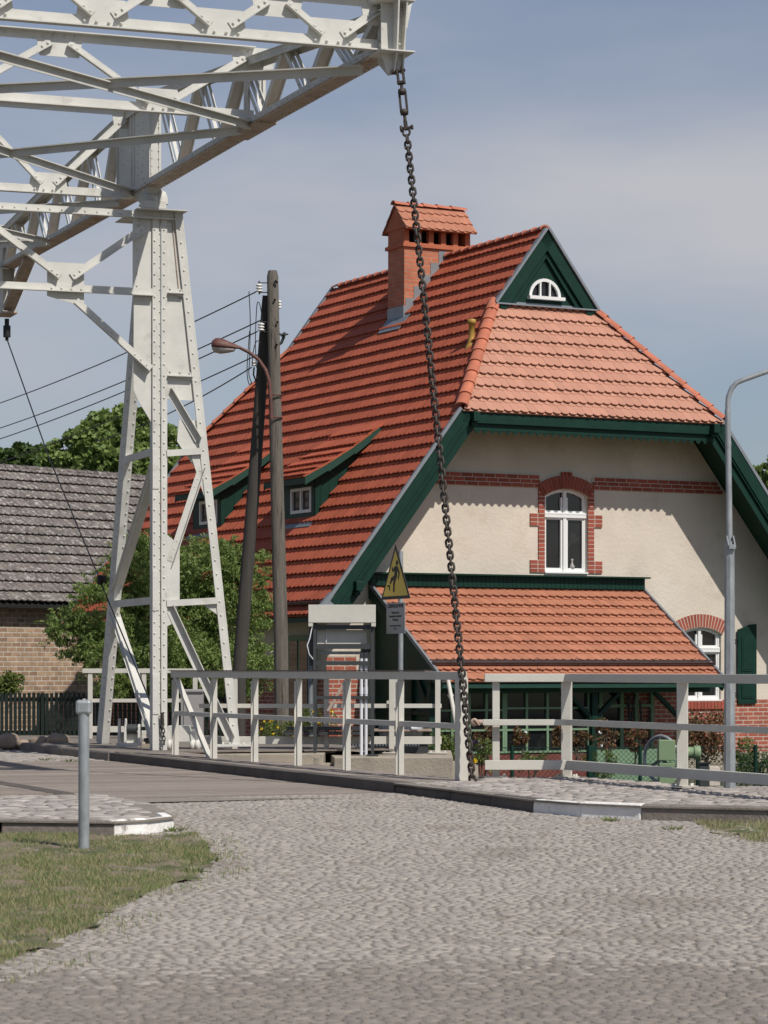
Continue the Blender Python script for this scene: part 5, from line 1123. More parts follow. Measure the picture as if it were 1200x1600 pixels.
# windows
def arch_window(cx, hw_, z0, zs, rise, ztr, par, a_=AW+.09):
    wv = MB(); fr = .045
    r_ = (hw_**2 + rise**2)/(2*rise); cz = zs + rise - r_; th0 = math.asin(hw_/r_)
    wv.box(H(cx-hw_+fr/2, a_, (z0+zs)/2), U_, W_, UP, fr, .07, zs-z0); wv.box(H(cx+hw_-fr/2, a_, (z0+zs)/2), U_, W_, UP, fr, .07, zs-z0); wv.box(H(cx, a_, z0+.03), U_, W_, UP, 2*hw_-2*fr-.002, .07, .06)
    ts = np.linspace(-th0, th0, 12)
    for i in range(11): wv.prism([H(cx + q_*math.sin(t_), a_-.035, cz + q_*math.cos(t_)) for q_, t_ in ((r_, ts[i]), (r_, ts[i+1]), (r_-.055, ts[i+1]), (r_-.055, ts[i]))], W_*.07)
    wv.box(H(cx, a_-.015, ztr), U_, W_, UP, 2*hw_-.02, .10, .10); wv.box(H(cx, a_-.045, ztr+.03), U_, W_, UP, 2*hw_-.02, .05, .03); wv.box(H(cx, a_-.01, (z0+zs+rise)/2-.01), U_, W_, UP, .07, .085, zs+rise-z0-.05)
    win = wv.build('window', 'white', par, bevel=.004)
    for sg in (-1, 1):
        sx_ = cx + sg*(hw_/2); sv = MB(); w2_ = hw_ - .085
        for (za, zb_) in ((z0+.06, ztr-.05), (ztr+.05, zs-.01)):
            sv.box(H(sx_ - w2_/2+.02, a_-.0, (za+zb_)/2), U_, W_, UP, .04, .05, zb_-za); sv.box(H(sx_ + w2_/2-.02, a_-.0, (za+zb_)/2), U_, W_, UP, .04, .05, zb_-za)
            sv.box(H(sx_, a_, za+.02), U_, W_, UP, w2_-.082, .05, .04); 
            if zb_ < ztr: sv.box(H(sx_, a_, zb_-.02), U_, W_, UP, w2_-.082, .05, .04)
        sv.build('sash', 'white', win)
    gv = MB(); gv.prism([H(t_, a_+.02, z_) for t_, z_ in arch_open(cx, hw_-.01, z0+.01, zs, rise*.95)], W_*.01); gv.build('pane', 'glass', win)
    sv = MB(); sv.box(H(cx, a_-.085, z0+.005), U_, W_, UP, 2*hw_-.01, .1, .03); sv.build('sill', 'white', win)
arch_window(*W1[:5], 4.14, hs); mb = MB(); mb.lathe(H(.22, AW+.10, 3.08), [(.001, 0), (.05, .01), (.06, .06), (.03, .10), (.02, .16), (.035, .2), (.001, .21)], 12); mb.build('window_ornament', 'grey', hs); arch_window(*W2[:5], 1.50, hs)
def bottle(c, h_, r_, m, par=None): mb = MB(); mb.lathe(c, [(.001, 0), (r_, 0), (r_, h_*.6), (r_*.3, h_*.8), (r_*.3, h_), (.001, h_)], 12); return mb
# shutter right of the lower window
for cx in (4.09,):
    sh = MB(); z0, z1 = .40, 2.05; x0, x1 = cx, cx+.46
    sh.prism([H(x0, AW-.075, z0), H(x1, AW-.075, z0), H(x1, AW-.075, z1-.02), H((x0+x1)/2+.08, AW-.075, z1-.03), H(x0, AW-.075, z1-.14)], W_*.04)
    so_ = sh.build('shutter', 'green', hs, bevel=.004)
    sh = MB(); sh.box(H((x0+x1)/2, AW-.08, .72), U_, W_, UP, .30, .02, .42); sh.box(H((x0+x1)/2, AW-.08, 1.42), U_, W_, UP, .30, .02, .72); sh.box(H((x0+x1)/2, AW-.088, .72), U_, W_, UP, .22, .015, .34); sh.box(H((x0+x1)/2, AW-.088, 1.42), U_, W_, UP, .22, .015, .64); sh.build('shutter_panel', 'green', so_, bevel=.004)
    sh = MB(); sh.box(H(cx-.03, AW-.05, .62), U_, W_, UP, .12, .02, .03); sh.box(H(cx-.03, AW-.05, 1.7), U_, W_, UP, .12, .02, .03); sh.build('shutter_hinge', 'black', so_)
# gutters of the left eave (sits on the slope), downpipe
def gutter(par, p, q, down, r_=.075, m='copper', nb=8):
    d = (q-p).normalized(); mb = MB(); K = 8; vs = []; out = down.normalized(); 
    for c in (p, q):
        for k in range(K): t_ = math.pi*k/(K-1); vs.append(c + out*math.cos(t_)*r_ - UP*math.sin(t_)*r_)
    mb.add(vs, [(k, k+1, K+k+1, K+k) for k in range(K-1)], True); mb.add([v_ + UP*.004 for v_ in vs], [(K+k, K+k+1, k+1, k) for k in range(K-1)], True)
    mb.add(vs[:K], [tuple(range(K))]); mb.add(vs[K:], [tuple(range(K))]); mb.tube([p + out*r_, q + out*r_], .012, 6)
    for i in range(nb): c = p.lerp(q, (i+.5)/nb); mb.torus(c, d, r_+.004, .006, 16, 4)
    mb.bar(p - out*(r_+.015) + UP*.03, q - out*(r_+.015) + UP*.03, .03, .04)
    return mb.build('gutter', m, par)
gutter(rf, H(-TE + .13, .05, zr(TE-.13)+.11), H(-TE + .13, AL-.05, zr(TE-.13)+.11), -U_)
mb = MB(); mb.bar(H(-TE+.3, .02, zr(TE-.3) - .02), H(-TE-.02, .02, zr(TE)+.02), .1, .2, up=Nl); mb.build('gutter_end', 'lead', rf)
mb = MB(); pts = [H(-5.3, AW+.35, 1.9), H(-5.42, AW+.35, 1.75), H(-5.40, AW+.35, -.9)]; mb.tube(pts, .05, 12); mb.torus(H(-5.4, AW+.35, .85), (0, 0, 1), .055, .012); mb.build('downpipe', 'lead', hs)
# side wall window / door on the left wall
for a_ in (2.2, 6.5):
    wv = MB(); wv.box(H(-WW-.02, a_, .9), U_, W_, UP, .05, .95, 1.7); wnd = wv.build('window', 'pale', hs); wv = MB()
    for s_ in (-.22, .22): wv.box(H(-WW-.05, a_ + s_, .9), U_, W_, UP, .02, .34, 1.5)
    wv.build('pane', 'glass', wnd)
# dormers
def dormer(a0):
    d_ = bpy.data.objects.new('dormer', None); col.objects.link(d_); d_.parent = hs; ORG[d_.name] = ORG[hs.name]
    wd_ = 1.46; tf = -4.45; tt = -2.95; te = -4.78; zf_ = zr(tf); zt_ = zr(tt) + .03; ze_ = 4.86
    sl2 = (zt_ - ze_)/(tt - te)
    zroof = lambda t_: ze_ + (t_-te)*sl2 - .07*math.sin(math.pi*(t_-te)/(tt-te))
    a_n, a_f = a0 - .2, a0 + wd_ + .2
    mb = MB(); segs = [te, te + (tt-te)*.28, te + (tt-te)*.6, tt + .02]; sd0 = 7
    for i in range(3):
        p, q = H(segs[i], a_n, zroof(segs[i])), H(segs[i+1], a_n, zroof(segs[i+1])); S2 = (q-p).normalized(); N2 = W_.cross(S2); N2 = N2 if N2.z > 0 else -N2
        ln_ = (q-p).length; tile_field(mb, p, W_, S2, N2, [[(0, -.02 if i == 0 else 0), (a_f-a_n, -.02 if i == 0 else 0), (a_f-a_n, ln_), (0, ln_)]], ex=ln_/2 if i else ln_/2, seed=sd0+i)
    mb.build('dormer_tiles', 'tile', d_)
    mb = MB()
    for i in range(3):
        p0, p1 = segs[i], segs[i+1]; mb.prism([H(p0, a_n, zroof(p0)-.01), H(p1, a_n, zroof(p1)-.01), H(p1, a_n, zroof(p1)-.08), H(p0, a_n, zroof(p0)-.08)], W_*(a_f-a_n))
        for a_ in (a_n - .02, a_f): mb.prism([H(p0, a_, zroof(p0)-.0), H(p1, a_, zroof(p1)-.0), H(p1, a_, zroof(p1)-.13), H(p0, a_, zroof(p0)-.16)], W_*.025)
    mb.bar(H(te+.02, a_n, ze_-.07), H(te+.02, a_f, ze_-.07), .03, .12)
    mb.build('dormer_soffit', 'greend', d_)
    mb = MB(); zc_ = lambda t_: zroof(t_) - .08
    for a_ in (a0, a0 + wd_ - .05): mb.prism([H(tf, a_, zf_-.02), H(tf, a_, zc_(tf)), H((tf+tt)/2, a_, zc_((tf+tt)/2)), H(tt-.04, a_, zc_(tt-.04)-.03), H(tt-.06, a_, zr(tt-.06)-.1), H(tf+.02, a_, zf_ - .06)], W_*.05)
    for k in range(7): t_ = tf + .12 + k*.19; mb.bar(H(t_, a0-.004, zr(t_)), H(t_, a0-.004, zc_(t_)), .01, .006, up=W_) if zc_(t_) > zr(t_) + .05 else None
    mb.build('dormer_cheek', 'green', d_)
    mb = MB(); fz0, fz1 = zf_ - .02, zc_(tf); wz0, wz1 = 4.20, 4.70; ac = a0 + .30; aw_ = .92
    hole = [H(tf, ac - .12, wz0), H(tf, ac - .12 + aw_, wz0), H(tf, ac - .12 + aw_, wz1), H(tf, ac - .12, wz1)]
    mb.holed([H(tf, a0, fz0), H(tf, a0+wd_, fz0), H(tf, a0+wd_, fz1), H(tf, a0, fz1)], [hole], -U_, .06); mb.build('dormer_front', 'greend', d_)
    mb = MB(); a1, a2 = ac-.12, ac-.12+aw_; tw_ = tf + .01
    for (p, q) in (((a1, wz0+.03), (a2, wz0+.03)), ((a1, wz1-.03), (a2, wz1-.03))): mb.bar(H(tw_, p[0], p[1]), H(tw_, q[0], q[1]), .05, .06)
    for a_ in (a1+.03, (a1+a2)/2, a2-.03): mb.bar(H(tw_, a_, wz0+.06), H(tw_, a_, wz1-.06), .06, .05, up=U_)
    wi = mb.build('window', 'white', d_); mb = MB(); mb.prism([H(tf+.03, a1, wz0), H(tf+.03, a2, wz0), H(tf+.03, a2, wz1), H(tf+.03, a1, wz1)], U_*.01); mb.build('pane', 'glass', wi)
    mb = MB(); mb.prism([H(tf-.16, a0-.06, zr(tf-.16)+.075), H(tf-.16, a0+wd_+.06, zr(tf-.16)+.075), H(tf+.02, a0+wd_+.06, zf_+.09), H(tf+.02, a0-.06, zf_+.09)], UP*.012); mb.build('sill_flashing', 'lead', d_)
    mb = MB(); mb.box(H(tf-.1, a0+.03, zc_(tf)-.04), U_, W_, UP, .3, .1, .09); mb.build('corbel', 'green', d_)
dormer(3.2); dormer(7.7)
# chimney
cm = bpy.data.objects.new('chimney', None); col.objects.link(cm); cm.parent = hs; ORG[cm.name] = ORG[hs.name]
c0, c1, ca, cb2 = -1.05, .55, 5.85, 6.58; tm, am = (c0+c1)/2, (ca+cb2)/2
mb = MB(); mb.box(H(tm, am, 9.05), U_, W_, UP, c1-c0, cb2-ca, 1.96); mb.build('shaft', 'chim', cm)
mb = MB(); mb.box(H(tm, am, 10.06), U_, W_, UP, c1-c0+.10, cb2-ca+.10, .075); mb.box(H(tm, am, 10.105), U_, W_, UP, c1-c0+.02, cb2-ca+.02, .03); mb.build('string_course', 'chimp', cm)
mb = MB(); n_ = 6; vw = .15
xs_ = [c0 + .27*k + .0 for k in range(7)]
for k in range(6):
    x_ = c0 + (c1-c0-.115)*k/5 if k else c0
    for a_ in (ca, cb2-.12): mb.prism([H(x_, a_, 10.12), H(x_+.115, a_, 10.12), H(x_+.115, a_, 10.42), H(x_, a_, 10.42)], W_*.12)
for x_ in (c0, c1-.115): mb.box(H(x_+.0575, am, 10.27), U_, W_, UP, .113, cb2-ca-.26, .3)
mb.build('vent_piers', 'chimp', cm)
mb = MB(); mb.box(H(tm, am, 10.27), U_, W_, UP, c1-c0-.3, .12, .3); mb.build('flue_dark', 'dark', cm)
mb = MB(); za, zb_ = 10.42, 10.90
for x_ in (c0-.02, c1-.10): mb.prism([H(x_, ca-.12, za), H(x_, cb2+.12, za), H(x_, am, zb_)], U_*.12)
mb.box(H(tm, am, 10.44), U_, W_, UP, c1-c0, cb2-ca, .05)
mb.build('cap_gable', 'chimp', cm)
for sgn, aa in ((1, ca-.17), (-1, cb2+.17)):
    mb = MB(); S3 = (W_*sgn*(am-ca+.17) + UP*(zb_+.06-za+.02)).normalized(); l3 = math.hypot(am-ca+.17, zb_-za+.08); N3 = U_.cross(S3); N3 = N3 if N3.z > 0 else -N3
    tile_field(mb, H(c0-.05, aa, za-.03), U_, S3, N3, [[(0, -.02), (c1-c0+.1, -.02), (c1-c0+.1, l3), (0, l3)]], ex=l3/2.9, step2=.13, seed=9, lift=.045); mb.build('cap_tiles', 'tilef', cm)
ridge_tiles(H(c0-.08, am, zb_+.08), H(c1+.05, am, zb_+.08), UP, 'cap_ridge', .10, .33, cm, 'ridge', 5)
mb = MB()
for k in range(5):
    t0 = c0 + .03 + k*.2; zt0 = zr(t0) + .06; mb.prism([H(t0, ca-.012, zt0-.05), H(t0+.2, ca-.012, zr(t0+.2)-.0), H(t0+.2, ca-.012, zr(t0+.2)+.16), H(t0, ca-.012, zr(t0+.2)+.16)], W_*.008)
mb.prism([H(c0-.02, ca-.015, zr(c0)+.30), H(c0-.02, cb2, zr(c0)+.30), H(c0-.02, cb2, zr(c0)-.02), H(c0-.02, ca-.015, zr(c0)-.02)], U_*.01); mb.prism([H(c0-.03, ca-.018, zr(c0)-.1), H(c0+.3, ca-.018, zr(c0)-.1), H(c0+.3, ca-.018, zr(c0)+.30), H(c0-.03, ca-.018, zr(c0)+.30)], W_*.008)
mb.prism([H(c0+.02, ca-.25, zr(c0)+.10), H(c0-.25, ca-.22, zr(c0+ -.25)+.09), H(c0-.25, cb2, zr(c0-.25)+.09), H(c0+.02, cb2, zr(c0)+.12)], UP*.012); mb.build('stepped_flashing', 'lead', cm)
# vent pipe
vp = H(-1.83, 1.6, 7.45); mb = MB(); mb.lathe(vp, [(.10, -.05), (.085, .06), (.07, .12), (.06, .16), (.06, .40), (.085, .41), (.085, .49), (.06, .50), (.001, .50)], 14); mb.lathe(vp - UP*.0, [(.17, -.16), (.1, .02)], 14); mb.build('roof_vent_pipe', 'ochre', rf)

# porch -------------------------------------------------------------
po_ = bpy.data.objects.new('porch', None); col.objects.link(po_); po_.parent = hs; ORG[po_.name] = ORG[hs.name]
pl_, pr_ = -4.35, 1.80; pe = 2.88; zt0 = 2.68; ze0 = .86
S4 = (W_*pe + UP*(zt0-ze0)).normalized(); l4 = math.hypot(pe, zt0-ze0); N4 = U_.cross(S4); N4 = N4 if N4.z > 0 else -N4
sp4 = .45
mb = MB(); tile_field(mb, H(pl_, AW-pe, ze0), U_, S4, N4, [[(0, 0), (pr_-pl_, 0), (pr_-pl_, l4), (0, l4)]], ex=l4/10.2, seed=21, step2=.05); mb.build('porch_tiles', 'tilef', po_)
mb = MB(); mb.prism([H(pl_+.01, AW-pe+.03, ze0-.02), H(pr_-.01, AW-pe+.03, ze0-.02), H(pr_-.01, AW-.01, zt0-.02), H(pl_+.01, AW-.01, zt0-.02)], -UP*.08); mb.build('porch_boarding', 'greend', po_)
for t_ in (pl_, pr_):
    mb = MB(); p, q = H(t_, AW-pe-.02, ze0), H(t_, AW-.02, zt0); mb.bar(p + N4*.04, q + N4*.04, .05, .07, up=N4); mb.build('verge_flashing', 'lead', po_)
    mb = MB(); mb.bar(p - N4*.10, q - N4*.10, .035, .2, up=N4); mb.build('bargeboard', 'greend', po_)
gutter(po_, H(pl_, AW-pe+.40, ze0 + .40*(zt0-ze0)/pe + .12), H(pr_+.02, AW-pe+.40, ze0 + .40*(zt0-ze0)/pe + .12), -W_, .075, nb=7)
mb = MB(); mb.box(H((pl_+pr_)/2-.02, AW-.08, 2.80), U_, W_, UP, pr_-pl_+.02, .10, .22); n_ = 62
for k in range(n_): mb.bar(H(pl_ + (pr_-pl_)*k/n_, AW-.135, 2.70), H(pl_ + (pr_-pl_)*k/n_, AW-.135, 2.90), .012, .006, up=W_)
mb.build('ledge_boarding', 'green', po_); mb = MB(); mb.box(H((pl_+pr_)/2, AW-.12, 2.925), U_, W_, UP, pr_-pl_+.12, .24, .03); mb.build('ledge_cap', 'green', po_)
pf = AW - 2.35           # front plane of the porch
# left cheek wall of porch: dark boards
mb = MB(); mb.prism([H(pl_+.12, AW-.02, -1), H(pl_+.12, pf, -1), H(pl_+.12, pf, .95), H(pl_+.12, AW-.02, 2.45)], U_*.05); mb.build('side_boarding', 'greend', po_)
mb = MB()
for (a, b) in (((pf+.1, .35), (pf+.6, .98)), ((pf, -.4), (AW-.1, -.4)), ((pf, .3), (AW-.1, .3))): mb.bar(H(pl_+.09, a[0], a[1]), H(pl_+.09, b[0], b[1]), .06, .07)
for a_ in (pf+.04, pf+.8, AW-.8): mb.bar(H(pl_+.09, a_, -1), H(pl_+.09, a_, 1.0), .08, .08, up=U_)
mb.build('side_frame', 'green', po_)
mb = MB(); mb.bar(H(pl_, pf, .74), H(pr_, pf, .74), .13, .15); mb.build('porch_beam', 'greend', po_)
for t_ in (-4.3, -.82, 1.15):
    mb = MB(); mb.box(H(t_, pf, -.13), U_, W_, UP, .13, .13, 1.6); mb.build('porch_post', 'green', po_)
for (t0, t1) in ((-.82, -1.42), (-.82, -.25), (1.15, .55)):
    mb = MB(); sg = 1 if t1 > t0 else -1; q0 = H(t0+sg*.05, pf, .18)
    pts = [H(t0 + (t1-t0)*s_, pf, .12 + (.66-.12)*(s_**.9)) for s_ in np.linspace(0, 1, 7)]
    for i in range(6): mb.bar(pts[i], pts[i+1], .07, .10, up=W_)
    mb.build('knee_brace', 'green', po_)
# glazed bays with a pale green lattice
def glazing(t0, t1, z0, z1, nx_, zs, a_=pf+.06, m='pale', bw=.045):
    g = MB()
    for i in range(nx_+1): g.bar(H(t0+(t1-t0)*i/nx_, a_, z0), H(t0+(t1-t0)*i/nx_, a_, z1), bw, .05, up=W_)
    for z_ in zs: g.bar(H(t0, a_-.003, z_), H(t1, a_-.003, z_), .05, bw*.8)
    wv_ = g.build('window', m, po_); g = MB(); g.prism([H(t0, a_+.02, z0), H(t1, a_+.02, z0), H(t1, a_+.02, z1), H(t0, a_+.02, z1)], W_*.01); g.build('pane', 'glass', wv_)
glazing(-4.2, -2.75, -.45, .66, 4, (-.43, -.02, .35)); glazing(-2.7, -.9, -.45, .66, 4, (-.43, -.02, .38))
mb = MB(); mb.box(H(-2.55, pf+.05, -.75), U_, W_, UP, 3.4, .08, .55); mb.build('dado_panel', mat('brown_red_dado', (.16, .045, .035), .7, .15, 4), po_)
mb = MB(); mb.box(H(.15, pf-.05, -.72), U_, W_, UP, 1.9, .06, .62); mb.build('dado_panel', 'pale', po_)
# entrance bay: inner frame and door set back, brick wall glimpsed beside it
ai = pf + .75
mb = MB(); mb.prism([H(-.85, ai+.06, -1), H(1.7, ai+.06, -1), H(1.7, ai+.06, .75), H(-.85, ai+.06, .75)], W_*.02); mb.build('inner_wall', 'brick', po_)
g = MB()
for t_ in (-.62, -.20, .28, .62, .98): g.bar(H(t_, ai, -.95), H(t_, ai, .70), .075, .07, up=W_)
for z_ in (.40, .0, -.42): g.bar(H(-.62, ai-.003, z_), H(.98, ai-.003, z_), .06, .06)
dr = g.build('door_frame', 'pale', po_); g = MB(); g.prism([H(-.6, ai+.02, -.9), H(.26, ai+.02, -.9), H(.26, ai+.02, .66), H(-.6, ai+.02, .66)], W_*.01); g.build('door_pane', 'glass', dr)
g = MB()
for (x0_, z0_, x1_, z1_) in ((.35, .62, .45, .1), (.45, .1, .55, .62), (.42, .6, .38, -.3), (.66, .5, .72, -.4), (.72, -.4, .9, .3), (.4, -.3, .56, -.05), (.34, -.1, .5, -.5)): g.bar(H(x0_, ai-.08, z0_), H(x1_, ai-.08, z1_), .035, .02, up=W_)
g.build('iron_scroll', 'black', po_)
mb = MB(); mb.box(H(-1.3, pf+1.3, -.98), U_, W_, UP, 6, 2.4, .06); mb.build('porch_floor', 'conc', po_)

# ------------------------------------------------------------------ barn
BD = nrm((.65, .76, 0)); BN = nrm((-.76, .65, 0)); BE = V((-8.23, 64, 0))
def B(s_, d_, z_): return BE + BD*s_ + BN*d_ + UP*z_
bn = thing('barn', 'long barn with a lichen grey tiled roof and yellow brick wall', 'barn', B(-2, 2, -.2))
s0_, s1b = -13, 7.4
mb = MB(); S5 = (BN*4 + UP*3.55).normalized(); l5 = math.hypot(4, 3.55); N5 = BD.cross(S5); N5 = N5 if N5.z > 0 else -N5
tile_field(mb, B(s0_, -.05, 2.68), BD, S5, N5, [[(0, 0), (s1b-s0_, 0), (s1b-s0_, l5), (0, l5)]], tw_=.2, ex=l5/14.5, double=False, seed=31, lift=.07, th=.03); br_ = mb.build('roof', 'btile', bn)
mb = MB(); mb.prism([B(s0_, -.02, 2.64), B(s1b, -.02, 2.64), B(s1b, 4, 6.2), B(s0_, 4, 6.2)], -UP*.08); mb.prism([B(s0_, 4, 6.2), B(s1b, 4, 6.2), B(s1b, 8, 2.6), B(s0_, 8, 2.6)], -UP*.08); mb.build('roof_boarding', 'dark', br_)
ridge_tiles(B(s0_, 4, 6.27), B(s1b, 4, 6.27), UP, 'ridge_tiles', .12, .36, br_, 'btile', 8)
mb = MB(); mb.prism([B(s0_, .35, -.4), B(s1b-.2, .35, -.4), B(s1b-.2, .35, 2.75), B(s0_, .35, 2.75)], BN*.3); mb.prism([B(s1b-.5, .35, -.4), B(s1b-.5, 7.6, -.4), B(s1b-.5, 7.6, 2.8), B(s1b-.5, 4, 6.0), B(s1b-.5, .35, 2.8)], BD*.3); mb.build('wall', 'ybrick', bn)
mb = MB(); mb.prism([B(-2.2, .32, .9), B(-1.45, .32, .9), B(-1.45, .32, 1.25), B(-2.2, .32, 1.25)], BN*.05); mb.build('window', 'white', bn)
mb = MB(); mb.bar(B(1.2, .3, 2.3), B(1.2, .3, 2.34), .5, .25); mb.build('wall_slot', 'dark', bn) if False else None

# ------------------------------------------------------------------ picket fence
pfn = thing('picket_fence', 'dark green picket fence in front of the yellow brick barn', 'fence', V((-6, 46, -.2)))
mb = MB(); x = -8.6; k = 0
while x < -2.7: y_ = 46 + .03*math.sin(k); mb.abox(x, x+.055, y_, y_+.025, -.2, .70 + rnd.uniform(-.008, .008)); x += .078; k += 1
mb.build('pickets', 'fence', pfn); mb = MB()
for z_ in (-.02, .55): mb.abox(-8.6, -2.7, 46.04, 46.09, z_, z_+.07)
mb.build('crossbar', 'fence', pfn)
for x in (-7.9, -5.9, -3.9): mb = MB(); mb.abox(x, x+.08, 46.1, 46.18, -.3, .68); mb.build('post', 'fence', pfn)
# rocks
for i, (px, py, w_, h_, lab) in enumerate(((14, 1170, 40, 26, 'rounded brown field stone at the left edge below the picket fence'), (35, 1166, 22, 14, 'small field stone wedged between two larger ones by the kerb'), (62, 1168, 34, 20, 'flat brown field stone beside the kerb start'), (88, 1163, 40, 26, 'largest pale field stone nearest the kerb'), (6, 1182, 18, 14, 'small low stone at the very end of the kerb'), (270, 1164, 30, 10, 'half buried stone in front of the fence by the bollard') if False else (108, 1160, 20, 10, 'half buried small stone in front of the picket fence'))):
    Yr = 41.5; c = at(px, py, Yr); c.z = -.1 + h_*Yr/F*.35; mb = MB(); n1_, n2_ = 12, 8; vs = []; rr = random.Random(i); ph = [rr.uniform(0, 6) for _ in range(4)]
    for a in range(n2_+1):
        th_a = math.pi*a/n2_
        for b in range(n1_):
            t_ = 2*math.pi*b/n1_; k_ = 1 + .12*math.sin(3*t_+ph[0]) * math.sin(th_a) + .08*math.sin(5*th_a+ph[1]+t_)
            vs.append(c + V((math.sin(th_a)*math.cos(t_)*w_/2, math.sin(th_a)*math.sin(t_)*w_/2.6, math.cos(th_a)*h_/2))*k_*Yr/F)
    mb.add(vs, [(a*n1_+b, a*n1_+(b+1) % n1_, (a+1)*n1_+(b+1) % n1_, (a+1)*n1_+b) for a in range(n2_) for b in range(n1_)], True)
    tag(mb.build('field_stone', 'rock'), lab, 'stone', 'field stones by the picket fence')

# ------------------------------------------------------------------ foliage
def leaves(r, cen, rad, n, size, elong=2.0, droop=.3, up=.4):
    """n leaf quads spread through an ellipsoid shell"""
    d = r.normal(size=(n, 3)); d /= np.linalg.norm(d, axis=1)[:, None]; rr = r.uniform(.45, 1, n)[:, None] ** .6
    P = np.array(cen) + d * rr * np.array(rad)
    ax = r.normal(size=(n, 3)); ax[:, 2] -= droop*1.5; ax += d*.6; ax /= np.linalg.norm(ax, axis=1)[:, None]
    s_ = r.normal(size=(n, 3)); s_ -= (s_*ax).sum(1)[:, None]*ax; s_ /= np.linalg.norm(s_, axis=1)[:, None]
    l = (size*r.uniform(.6, 1.3, n))[:, None]; w_ = l/elong
    return np.stack([P - ax*l*.5, P + s_*w_*.5, P + ax*l*.5, P - s_*w_*.5], 1).reshape(-1, 3)
def tree(name, label, cat, base, clumps, mleaf, nleaf, size, elong, seed, trunk_r=.12, droop=.3, limbs=6, group=None, twigs=0):
    t = thing(name, label, cat, base, group); r = np.random.RandomState(seed); base = V(base); P = []
    vol = sum(c[3]*c[4]*c[5] for c in clumps)
    for c in clumps:
        n_ = int(nleaf * (c[3]*c[4]*c[5]) / vol); m_ = max(3, n_//90)
        # sub-clumps over the ellipsoid give light and dark lumps with gaps
        d = r.normal(size=(m_, 3)); d /= np.linalg.norm(d, axis=1)[:, None]; q = np.array(c[:3]) + d * (r.uniform(.35, 1.0, m_)[:, None]**.5) * np.array(c[3:6])
        for k in range(m_):
            s_ = (c[3]+c[5])/2 * r.uniform(.13, .36); P.append(leaves(r, q[k], (s_, s_, s_*.72), n_//m_, size, elong, droop))
    if twigs:
        for k in range(twigs):
            c = clumps[r.randint(len(clumps))]; a = r.uniform(0, 6.28); e_ = r.uniform(-.1, 1.2); d = np.array([math.cos(a)*math.cos(e_), math.sin(a)*math.cos(e_), math.sin(e_)])
            p0 = np.array(c[:3]) + d*np.array(c[3:6])*.85; ln_ = r.uniform(.15, .45)
            for j in range(14): pp = p0 + d*ln_*j/14 + np.array([0, 0, -.4*ln_*(j/14)**2]); P.append(leaves(r, pp, (.03, .03, .03), 3, size, elong, droop))
    np_mesh('crown', np.concatenate(P), 4, mleaf, t)
    mb = MB(); top = V(clumps[0][:3]); mb.tube([base - UP*.2, base.lerp(top, .35) + V((.05, 0, 0)), base.lerp(top, .7), top], [trunk_r*1.2, trunk_r, trunk_r*.7, trunk_r*.35], 10)
    for c in clumps[1:limbs+1]:
        s_ = base.lerp(top, rnd.uniform(.35, .65)); e_ = V(c[:3]); mb.tube([s_, s_.lerp(e_, .5) + UP*.1, e_], [trunk_r*.5, trunk_r*.35, trunk_r*.12], 7)
    mb.build('trunk', 'bark', t); return t
def cl(px, py, Y, rx, rz_, ry=None):
    c = at(px, py, Y); s_ = Y/F; return (c.x, c.y, c.z, rx*s_, (ry or rx)*s_, rz_*s_)
Yt = 46.5
tree('willow_tree', 'round bushy willow leaved tree between the tower and the house', 'tree', (at(280, 1100, Yt).x, Yt, -.3),
     [cl(270, 960, Yt, 85, 85, 70), cl(225, 900, Yt, 70, 60), cl(320, 905, Yt, 75, 60), cl(370, 950, Yt, 55, 70), cl(160, 960, Yt-.4, 60, 55), cl(180, 1030, Yt-.5, 60, 60), cl(270, 1040, Yt-.4, 80, 60), cl(350, 1040, Yt-.2, 75, 55), cl(210, 1080, Yt-.6, 45, 20), cl(120, 1000, Yt-.5, 35, 35), cl(240, 868, Yt, 32, 34), cl(345, 880, Yt, 36, 36), cl(395, 900, Yt, 22, 40), cl(100, 985, Yt-.5, 30, 22)], 'will', 115000, .08, 3.8, 5, .09, droop=.5, limbs=10, twigs=420)
Yq = 100
tree('lime_tree', 'large bright green tree rising behind the grey barn roof', 'tree', (at(190, 1046, Yq).x, Yq, -.5),
     [cl(185, 720, Yq, 75, 60), cl(150, 690, Yq, 45, 45), cl(200, 680, Yq, 55, 45), cl(250, 700, Yq, 40, 45), cl(120, 720, Yq, 50, 45), cl(275, 740, Yq, 30, 60), cl(230, 760, Yq, 60, 70), cl(130, 790, Yq, 70, 70)], 'far', 60000, .24, 1.5, 6, .35, droop=.1, group='trees beyond the roofs')
tree('dark_tree', 'lower dark tree at the left edge behind the grey barn roof', 'tree', (at(30, 1046, 108).x, 108, -.5),
     [cl(40, 730, 108, 45, 38), cl(0, 735, 108, 40, 35), cl(75, 735, 108, 35, 30), cl(-50, 740, 108, 50, 40), cl(30, 780, 108, 70, 50)], 'fard', 26000, .24, 1.6, 7, .3, droop=.1, group='trees beyond the roofs')
tree('garden_tree', 'green tree top just showing beyond the right roof edge', 'tree', (at(1215, 1046, 85).x, 85, -.5),
     [cl(1210, 760, 85, 38, 42), cl(1188, 745, 85, 18, 22), cl(1230, 740, 85, 30, 35), cl(1240, 820, 85, 50, 60)], 'far', 16000, .2, 1.6, 8, .3, droop=.1, group='trees beyond the roofs')
